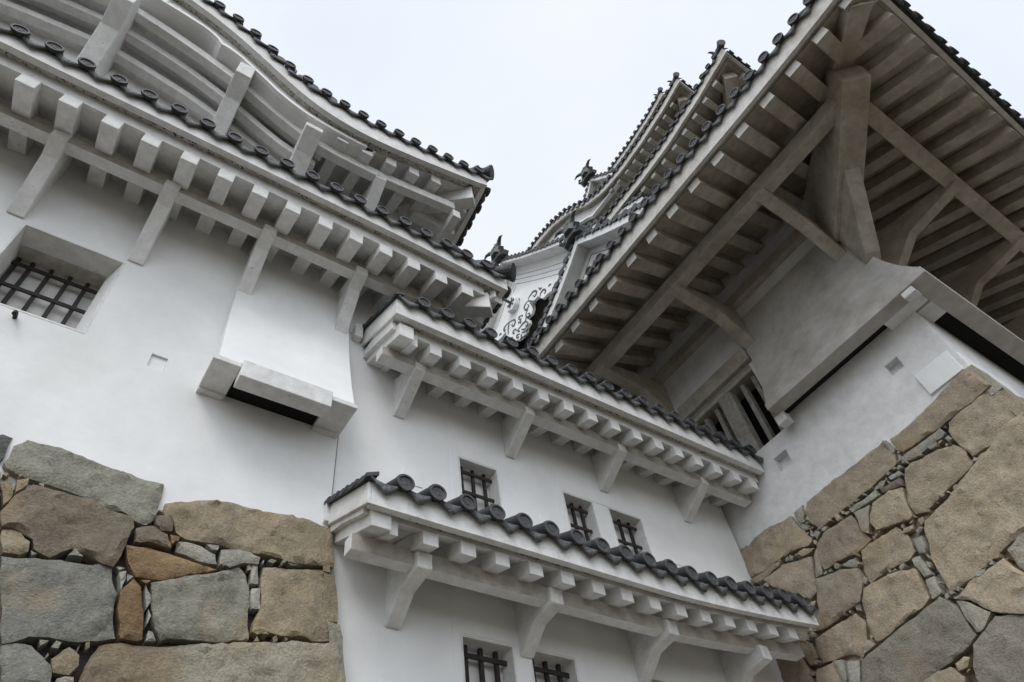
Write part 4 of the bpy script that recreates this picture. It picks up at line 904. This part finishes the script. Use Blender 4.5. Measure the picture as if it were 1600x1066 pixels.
STONES_R = [
 ('tan2',[(4.911,5.372),(4.553,5.375),(4.201,5.318),(3.913,5.261),(3.873,5.097),(3.811,4.911),(3.758,4.761),(3.814,4.737),(4.009,4.799),(4.264,4.829),(4.534,4.847),(4.812,4.866),(4.923,4.951),(4.918,5.173)]),
 ('tan2',[(3.632,5.309),(2.936,5.312),(2.541,5.324),(2.324,5.316),(2.299,5.14),(2.36,4.952),(2.545,4.914),(3.033,4.87),(3.391,4.855),(3.616,4.841),(3.699,4.97),(3.709,5.15)]),
 ('tan2',[(2.326,4.826),(2.005,4.804),(1.718,4.695),(1.653,4.575),(1.683,4.367),(1.874,4.329),(2.126,4.278),(2.39,4.225),(2.501,4.276),(2.489,4.42),(2.437,4.612)]),
 ('tan2',[(2.85,4.701),(2.605,4.685),(2.459,4.622),(2.498,4.427),(2.525,4.255),(2.569,4.231),(2.97,4.373),(2.985,4.49)]),
 ('tan2',[(3.281,4.279),(3.136,4.307),(2.96,4.29),(2.765,4.276),(2.694,4.122),(2.709,3.901),(2.819,3.864),(3.059,3.901),(3.36,3.903),(3.369,4.061)]),
 ('tan2',[(3.441,3.871),(3.088,3.851),(2.801,3.739),(2.83,3.402),(2.921,3.357),(3.41,3.295),(3.576,3.286),(3.602,3.469),(3.536,3.757)]),
 ('tan2',[(1.491,4.384),(1.204,4.513),(0.972,4.5),(0.713,4.488),(1.417,3.506),(1.689,3.473),(1.932,3.446),(2.154,3.409),(2.363,3.36),(2.622,3.362),(2.645,3.401),(2.639,3.605),(2.616,3.755),(2.512,4.062),(2.473,4.15),(2.167,4.203),(1.974,4.242),(1.724,4.329)]),
 ('tan2',[(4.274,3.69),(3.918,3.715),(3.668,3.699),(3.616,3.578),(3.67,3.401),(3.816,3.241),(3.929,3.333),(4.301,3.417),(4.315,3.575)]),
 ('tan2',[(2.562,3.284),(2.381,3.332),(1.999,3.348),(1.928,3.131),(1.839,2.916),(1.987,2.71),(2.143,2.823),(2.367,2.982),(2.505,3.181),(2.636,3.289)]),
 ('tan2',[(5.112,3.566),(5.012,3.75),(4.716,3.772),(4.538,3.71),(4.492,3.449),(4.504,3.223),(5.136,3.512)]),
 ('tan2',[(3.343,2.745),(3.128,2.764),(2.995,2.733),(2.909,2.599),(2.972,2.502),(3.379,2.686)]),
 ('tan2',[(4.676,3.842),(4.32,3.681),(4.331,3.476),(4.447,3.459),(4.535,3.686)]),
 ('tan2',[(4.499,3.221),(4.413,3.38),(4.161,3.374),(4.113,3.117),(4.147,3.06)]),
 ('pink',[(3.743,4.683),(3.514,4.756),(3.167,4.748),(3.14,4.501),(3.096,4.343),(3.145,4.313),(3.345,4.295),(3.594,4.332),(3.799,4.339),(3.792,4.549)]),
 ('pink',[(4.626,4.711),(4.275,4.721),(3.873,4.596),(3.965,4.338),(3.957,4.179),(4.124,4.126),(4.493,4.499)]),
 ('pink',[(3.952,4.3),(3.611,4.236),(3.377,4.117),(3.403,3.935),(3.545,3.763),(3.803,3.747),(4.14,3.735),(4.28,3.782),(4.095,3.904),(4.03,4.102)]),
 ('grey',[(3.838,3.207),(3.293,3.298),(2.719,3.343),(2.643,3.213),(2.615,2.87),(2.693,2.825),(2.945,2.773),(3.185,2.755),(3.377,2.707),(3.982,2.984)]),
 ('grey',[(2.371,2.94),(2.146,2.82),(1.993,2.702),(2.332,2.229),(2.834,2.459),(2.826,2.645),(2.699,2.801),(2.581,2.871)]),
 ('lgrey',[(3.119,4.73),(2.896,4.702),(2.981,4.52),(3.074,4.382),(3.124,4.458)]),
 ('lgrey',[(3.836,4.605),(3.766,4.665),(3.81,4.4),(3.839,4.308),(3.941,4.323)]),
 ('lgrey',[(2.615,3.222),(2.516,3.165),(2.381,2.986),(2.564,2.866),(2.603,2.88),(2.62,3.083)]),
 ('lgrey',[(1.935,3.417),(1.698,3.461),(1.442,3.47),(1.816,2.948),(1.912,3.155),(1.944,3.219)]),
 ('lgrey',[(3.86,5.298),(3.692,5.297),(3.72,5.158),(3.811,5.067),(3.857,5.1)]),
 ('light',[(3.148,4.803),(2.733,4.815),(2.747,4.732),(3.129,4.744)]),
 ('light',[(2.527,4.849),(2.38,4.853),(2.39,4.781),(2.529,4.805)]),
 ('light',[(2.786,3.851),(2.685,3.837),(2.695,3.599),(2.786,3.614)]),
 ('light',[(2.774,3.588),(2.675,3.578),(2.7,3.377),(2.826,3.379)]),
 ('light',[(3.75,3.339),(3.66,3.365),(3.597,3.286),(3.761,3.249)]),
 ('light',[(2.659,4.038),(2.557,3.998),(2.569,3.895),(2.629,3.82),(2.692,3.862)]),
 ('light',[(4.159,3.365),(4.042,3.328),(4.078,3.125),(4.139,3.056)]),
 ('light',[(4.017,3.303),(3.863,3.239),(3.986,2.986),(4.11,3.043)]),
 ('light',[(3.579,4.284),(3.343,4.251),(3.39,4.134),(3.526,4.205)]),
 ('light',[(2.302,3.368),(2.193,3.359),(2.22,3.317),(2.308,3.321)]),
 ('light',[(3.808,5.058),(3.758,5.004),(3.736,4.911),(3.794,4.931)]),
 ('light',[(3.739,4.92),(3.714,4.851),(3.719,4.796),(3.764,4.84)]),
 ('light',[(3.672,4.839),(3.611,4.779),(3.709,4.727),(3.711,4.797)]),
 ('light',[(4.242,4.808),(4.179,4.802),(4.2,4.741),(4.255,4.765)]),
 ('light',[(4.144,4.796),(4.1,4.75),(4.148,4.707),(4.181,4.742)]),
 ('light',[(3.63,3.769),(3.558,3.756),(3.599,3.682),(3.647,3.709)]),
 ('light',[(3.379,4.008),(3.37,3.943),(3.403,3.906),(3.429,3.951)]),
 ('tan',[(4.819,4.829),(4.544,4.823),(4.293,4.783),(4.351,4.742),(4.673,4.713),(4.797,4.754)]),
 ('tan',[(4.059,4.757),(3.916,4.758),(3.789,4.656),(3.802,4.629),(4.001,4.659)]),
 ('tan',[(2.96,2.742),(2.828,2.762),(2.782,2.728),(2.852,2.657),(2.961,2.671)]),
 ('tan',[(2.503,4.208),(2.432,4.204),(2.455,4.143),(2.511,4.122)]),
 ('dark',[(2.677,4.775),(2.407,4.753),(2.432,4.642),(2.694,4.716)]),
 ('tan2',[(2.282,5.27),(1.862,5.29),(1.521,5.339),(1.149,5.437),(1.05,5.39),(1.016,5.014),(1.159,4.994),(1.605,4.968),(2.223,4.998),(2.27,5.125)]),
 ('tan2',[(1.622,4.941),(1.508,4.985),(1.086,5.019),(0.986,4.927),(0.973,4.542),(1.051,4.527),(1.273,4.425),(1.635,4.432),(1.679,4.628),(1.679,4.865)]),
 ('light',[(2.298,4.966),(2.19,4.991),(1.717,4.955),(1.705,4.879),(1.752,4.858),(2.179,4.855),(2.324,4.904)]),
 ('lgrey',[(2.364,5.332),(2.308,5.259),(2.287,5.096),(2.327,5.077)]),
]
def outline(pts, o0, o1, mb, mi=0): mb.prism(None, [PG(a, o0, z) for a, z in pts], [PG(a, o1, z) for a, z in pts], mi)
mb = MB()
def tri_plate(mb, pts, o0, o1):
    vs = [Vector(p) for p in pts]; n = len(vs)
    v2, _, f2, _, _, _ = delaunay_2d_cdt(vs, [(i, (i + 1) % n) for i in range(n)], [], 1, 1e-4)
    m = len(v2)
    V = [PG(p.x, o0, p.y) for p in v2] + [PG(p.x, o1, p.y) for p in v2]
    F = [tuple(f) for f in f2] + [tuple(m + i for i in reversed(f)) for f in f2]
    cnt = {}
    for f in f2:
        for i in range(len(f)):
            a, b = f[i], f[(i + 1) % len(f)]; cnt[(a, b)] = 1
    for (a, b) in cnt:
        if (b, a) not in cnt: F.append((a, b, m + b, m + a))
    mb.poly(V, F)
tri_plate(mb, GEG, 0.0, 0.10)
pg = part('carved_pendant', mb, 'wall', gB, label='white carved cloud pendant with dark scrolls and hexagonal boss')
mb = MB()
for cv in SCROLLS:
    n_ = len(cv); fine_ = []
    for k in range(n_ - 1):           # Catmull-Rom through the traced points
        p0, p1, p2, p3 = cv[max(k - 1, 0)], cv[k], cv[k + 1], cv[min(k + 2, n_ - 1)]
        for t in (0, .25, .5, .75): fine_.append(tuple(0.5 * (2 * p1[i] + (p2[i] - p0[i]) * t + (2 * p0[i] - 5 * p1[i] + 4 * p2[i] - p3[i]) * t * t + (3 * p1[i] - p0[i] - 3 * p2[i] + p3[i]) * t ** 3) for i in (0, 1)))
    fine_.append(cv[-1]); m_ = len(fine_)
    mb.tube([PG(a, 0.098, z) for a, z in fine_], [0.016 + 0.022 * math.sin(math.pi * (k + 0.6) / (m_ + 0.2)) for k in range(m_)], 6)
part('scroll_groove', mb, 'groove', pg)
mb = MB(); outline(HEX, 0.101, 0.30, mb); part('hexagon_boss', mb, 'wall', pg, bevel=0.02)
mb = MB(); hx = sum(p[0] for p in HEX) / len(HEX); hz = sum(p[1] for p in HEX) / len(HEX)
for j in range(6):
    t = j * math.pi / 3; mb.tube([PG(hx + 0.07 * math.cos(t), 0.305, hz + 0.07 * math.sin(t)), PG(hx + 0.20 * math.cos(t), 0.305, hz + 0.20 * math.sin(t))], [0.02, 0.045], 6)
mb.tube([PG(hx, 0.28, hz), PG(hx, 0.62, hz + 0.02)], [0.06, 0.05], 10)
part('boss_pin', mb, 'groove', pg)

# ================================================================== the two stone walls
SCOL = {'rgrey': (0.30, 0.275, 0.225), 'rlgrey': (0.40, 0.37, 0.31), 'dgrey': (0.13, 0.13, 0.125), 'lgrey': (0.34, 0.33, 0.27), 'grey': (0.265, 0.26, 0.228), 'brown': (0.25, 0.205, 0.15), 'tan': (0.36, 0.30, 0.205), 'light': (0.40, 0.385, 0.33),
        'rust': (0.28, 0.185, 0.10), 'mix': (0.29, 0.25, 0.17), 'tan2': (0.46, 0.385, 0.285), 'pink': (0.42, 0.35, 0.27), 'dark': (0.24, 0.19, 0.16)}
def stone(V, Fc, Cc, poly, P3, col, sp, seed, rr=0.024, thick=0.10):
    """one dressed block: rounded edges, chiselled face"""
    cl = []
    for p in poly:
        if not cl or (Vector(p) - Vector(cl[-1])).length > 0.03: cl.append(p)
    if len(cl) > 3 and (Vector(cl[0]) - Vector(cl[-1])).length < 0.03: cl.pop()
    poly = cl
    if len(poly) < 3: return
    n0 = len(poly); ctr = Vector((sum(p[0] for p in poly) / n0, sum(p[1] for p in poly) / n0))
    rnd = random.Random(seed)
    pts = []
    pp = []
    for p in poly:
        v = Vector(p) - ctr; L = v.length
        pp.append(ctr + v * max(0.3, 1 - 0.004 / max(L, 0.02)))
    for i in range(n0):
        a, b = pp[i], pp[(i + 1) % n0]; m = max(1, int((b - a).length / sp))
        for j in range(m): 
            q = a.lerp(b, j / m)
            q = q + Vector((noise.noise(Vector((q.x * 7, q.y * 7, seed))), noise.noise(Vector((q.x * 7, q.y * 7, seed + 9.3))))) * 0.018 + Vector((noise.noise(Vector((q.x * 23, q.y * 23, seed))), noise.noise(Vector((q.x * 23, q.y * 23, seed + 5))))) * 0.007
            pts.append(q)
    n = len(pts)
    def dist(q):
        best = 9
        for i in range(n0):
            a, b = pp[i], pp[(i + 1) % n0]; ab = b - a; t = max(0, min(1, (q - a).dot(ab) / max(ab.length_squared, 1e-9))); best = min(best, (q - a - ab * t).length)
        return best
    def inside(q):
        c = False; j = n0 - 1
        for i in range(n0):
            a, b = pp[i], pp[j]
            if (a.y > q.y) != (b.y > q.y) and q.x < (b.x - a.x) * (q.y - a.y) / (b.y - a.y) + a.x: c = not c
            j = i
        return c
    x0 = min(p.x for p in pts); x1 = max(p.x for p in pts); y0 = min(p.y for p in pts); y1 = max(p.y for p in pts)
    allp = list(pts); gx = x0
    while gx < x1:
        gy = y0
        while gy < y1:
            q = Vector((gx + rnd.uniform(-.3, .3) * sp, gy + rnd.uniform(-.3, .3) * sp))
            if inside(q) and dist(q) > sp * 0.45: allp.append(q)
            gy += sp
        gx += sp
    try: v2, _, f2, _, _, _ = delaunay_2d_cdt(allp, [(i, (i + 1) % n) for i in range(n)], [], 1, 1e-5)
    except Exception: return
    base = rnd.uniform(-0.015, 0.03); tx = rnd.uniform(-.05, .05); ty = rnd.uniform(-.05, .05)
    k = len(V); m = len(v2)
    size = min(x1 - x0, y1 - y0)
    r = min(rr, size * 0.35)
    for q in v2:
        d = dist(q); s = min(1, d / r); h = r * 0.9 * (s * 0.75 + 0.25 * math.sqrt(max(0, 1 - (1 - s) ** 2)))
        N3 = Vector((q.x * 5, q.y * 5, seed * 3.1)); N4 = Vector((q.x * 19, q.y * 19, seed))
        h += base - r * 0.9 + (0.034 * noise.noise(N3) + 0.020 * (abs(noise.noise(N4 * 0.55)) * 2 - 0.5) + 0.010 * noise.noise(N4)) * (0.45 + 0.55 * s) * min(1, size * 2.5) + (tx * (q.x - ctr.x) + ty * (q.y - ctr.y))
        V.append(P3(q.x, q.y, h))
    tone = rnd.uniform(0.86, 1.10) * (1.2 if seed >= 311 and col in ('grey', 'lgrey', 'tan') else 1.0); c = tuple(x * tone for x in SCOL[col])
    if abs(SCOL[col][0] - 0.29) < 1e-6: cf = lambda q: tuple(a + (b - a) * max(0, min(1, (q.x - 0.75) * 5)) for a, b in zip((0.27, 0.215, 0.145), (0.38, 0.35, 0.27)))
    else: cf = lambda q: c
    for f in f2:
        Fc.append(tuple(k + i for i in f)); q = v2[f[0]]; Cc.append(cf(q))
    edge = {}
    for f in f2:
        for i in range(len(f)): edge[(f[i], f[(i + 1) % len(f)])] = 1
    kb = len(V); rim = {}
    for (a, b) in edge:
        if (b, a) not in edge:
            for w_ in (a, b):
                if w_ not in rim: rim[w_] = len(V); q = v2[w_]; V.append(P3(q.x, q.y, -0.11))
            Fc.append((k + b, k + a, rim[a], rim[b])); Cc.append(cf(v2[a]))
def pebbles(polys, u0, u1, z0, z1, seed, cols, inset=0.0, n=5000):
    """small filler stones wedged into the open joints between the blocks"""
    rnd = random.Random(seed); out = []
    P = [([Vector(p) for p in q[1]], min(p[0] for p in q[1]) - .2, max(p[0] for p in q[1]) + .2, min(p[1] for p in q[1]) - .2, max(p[1] for p in q[1]) + .2) for q in polys]
    placed = []
    for _ in range(n):
        q = Vector((rnd.uniform(u0, u1), rnd.uniform(z0, z1))); best = 9; ins = False; near = 0
        for pts, a, b, c_, d_ in P:
            if not (a < q.x < b and c_ < q.y < d_): continue
            m = len(pts); j = m - 1; dd = 9
            for i in range(m):
                A, B_ = pts[j], pts[i]
                if (A.y > q.y) != (B_.y > q.y) and q.x < (B_.x - A.x) * (q.y - A.y) / (B_.y - A.y) + A.x: ins = not ins
                ab = B_ - A; t = max(0, min(1, (q - A).dot(ab) / max(ab.length_squared, 1e-9))); dd = min(dd, (q - A - ab * t).length); j = i
            if ins: break
            best = min(best, dd); near += dd < 0.12
        if ins or best < 0.021 or near < 2: continue
        r = min(best * 1.05, 0.085)
        if any((q - o).length < (r + ro) * 0.85 for o, ro in placed): continue
        placed.append((q, r)); k = rnd.randint(4, 6); st = rnd.uniform(0.7, 1.5); ph = rnd.uniform(0, 3)
        out.append((rnd.choice(cols), [(q.x + r * st * math.cos(ph + 6.283 * i / k) * rnd.uniform(.8, 1.1), q.y + r / st * math.sin(ph + 6.283 * i / k) * rnd.uniform(.8, 1.1)) for i in range(k)], 0.03))
    return out
def stone_mesh(name, polys, P3, parent, sp=0.045, seed0=1, label=None):
    V = []; Fc = []; Cc = []
    for i, (c, p, s_) in enumerate(polys): stone(V, Fc, Cc, p, P3, c, s_, seed0 + i)
    me = bpy.data.meshes.new(name); me.from_pydata(V, [], Fc); me.materials.append(M['stone'])
    at = me.color_attributes.new('stone_color', 'FLOAT_COLOR', 'CORNER')
    buf = []
    for p, c in zip(me.polygons, Cc):
        for _ in p.loop_indices: buf += [c[0], c[1], c[2], 1.0]
    at.data.foreach_set('color', buf)
    me.polygons.foreach_set('use_smooth', [True] * len(me.polygons)); me.update()
    import bmesh
    bm = bmesh.new(); bm.from_mesh(me); bmesh.ops.recalc_face_normals(bm, faces=bm.faces)
    for ed in bm.edges:
        if len(ed.link_faces) == 2 and ed.calc_face_angle(0) > R(38): ed.smooth = False
    bm.to_mesh(me); bm.free()
    me.transform(Matrix.Translation(-wloc(parent)))
    o = link(name, me, parent); 
    if label: o['label'] = label
    return o
def courses(u0, u1, z0, z1, seed, cols, hmin=0.42, hmax=0.7, sp=0.10, clip=None):
    rnd = random.Random(seed); out = []; z = z1
    off = lambda u, zz: 0.05 * noise.noise(Vector((u * 1.3, zz * 1.7, seed)))
    while z > z0:
        h = rnd.uniform(hmin, hmax); zb = max(z - h, z0 - .05); u = u0
        while u < u1:
            w_ = rnd.uniform(0.45, 1.25); v = min(u + w_, u1)
            if u1 - v < 0.25: v = u1
            P = [(u, zb + off(u, zb)), ((u + v) / 2, zb + off((u + v) / 2, zb)), (v, zb + off(v, zb)), (v, z + off(v, z)), ((u + v) / 2, z + off((u + v) / 2, z)), (u, z + off(u, z))]
            j = lambda: rnd.uniform(-.03, .03)
            cc = 0.06
            P = [(P[0][0] + .0, P[0][1]), P[1], (P[2][0] - .0, P[2][1]), (P[3][0], P[3][1] - cc * rnd.random()), P[4], (P[5][0], P[5][1] - cc * rnd.random())]
            if clip: P = [clip(p) for p in P]
            if max(p[0] for p in P) - min(p[0] for p in P) > 0.08: out.append((rnd.choice(cols), P, sp))
            u = v
        z = zb
    return out
B = 0.12
sl = thing('stone_wall', (-3.0, 5.5, GZ), 'stone base wall of tan, grey and rusty blocks with small filler stones under the tower', 'stone wall')
yL = lambda z: 4.80 - B * (3.86 - z)
polys = [(c, p, 0.033) for c, p in STONES_L]
polys += pebbles(polys, -0.68, 1.80, 2.1, 3.55, 4, ['light', 'lgrey', 'tan', 'brown'])
polys += courses(-8.0, -0.74, GZ - .3, 3.95, 5, ['grey', 'tan', 'lgrey', 'brown'])
clipL = lambda p: (min(p[0], 1.86 + B * (3.86 - p[1])), p[1])
polys += courses(-0.735, 2.6, GZ - .3, 2.06, 6, ['grey', 'tan', 'lgrey', 'brown'], clip=clipL)
stone_mesh('stones', polys, lambda u, z, h: (u, yL(z) - h, z), sl, seed0=11)
# side face of the base, turned toward the corridor
xS = lambda z: 1.84 + B * (3.86 - z)
clipS = lambda p: (max(p[0], yL(p[1])), p[1])
stone_mesh('side_stones', courses(0.0, 0.95, GZ - .3, 3.84, 8, ['tan', 'lgrey', 'grey']), lambda u, z, h: (xS(z) + h, yL(z) + u, z), sl, seed0=210)
mb = MB(); z0, z1 = GZ - .4, 3.80
mb.hexa([(-8, yL(z0) + .08, z0), (xS(z0) - .08, yL(z0) + .08, z0), (xS(z0) - .08, 11, z0), (-8, 11, z0), (-8, yL(z1) + .08, z1), (xS(z1) - .08, yL(z1) + .08, z1), (xS(z1) - .08, 11, z1), (-8, 11, z1)])
part('joint_earth', mb, 'earth', sl)

sr = thing('stone_wall', (14.0, 6.0, GZ), 'stone base wall of large brown fitted blocks under the tall keep', 'stone wall')
xR = lambda z: 7.86 - B * (5.43 - z)
yR = lambda z: 1.04 - B * (5.43 - z)
clipR = lambda p: (max(p[0], yR(p[1])), p[1])
polys = [(c, [clipR(q_) for q_ in p], 0.038) for c, p in [({'grey': 'rgrey', 'lgrey': 'rlgrey'}.get(c0, c0), p0) for c0, p0 in STONES_R]]
polys += pebbles(polys, 1.0, 4.9, 2.3, 5.1, 9, ['light', 'rlgrey', 'pink', 'tan2'], n=9000)
polys += courses(-0.2, 9.0, GZ - .3, 2.20, 15, ['tan2', 'pink', 'rgrey', 'rlgrey'], clip=clipR)
polys += courses(5.13, 9.0, 2.2, 5.5, 16, ['tan2', 'pink', 'lgrey'])
stone_mesh('inner_stones', courses(0.0, 6.2, 2.05, 4.9, 77, ['tan2', 'pink', 'rgrey', 'rlgrey']), lambda u, z, h: (xR(z) - h + 0.125, yR(z) + u, z), sr, seed0=811)
stone_mesh('stones', polys, lambda u, z, h: (xR(z) - h, u, z), sr, seed0=311)
stone_mesh('front_stones', courses(0.0, 8.0, GZ - .3, 5.40, 18, ['tan2', 'pink', 'rgrey', 'rlgrey']), lambda u, z, h: (xR(z) + u, yR(z) - h, z), sr, seed0=611)
mb = MB(); z0, z1 = GZ - .4, 5.36
mb.hexa([(xR(z0) + .22, yR(z0) + .22, z0), (27, yR(z0) + .22, z0), (27, 20, z0), (xR(z0) + .22, 20, z0), (xR(z1) + .22, yR(z1) + .22, z1), (27, yR(z1) + .22, z1), (27, 20, z1), (xR(z1) + .22, 20, z1)])
part('joint_earth', mb, 'earth', sr)
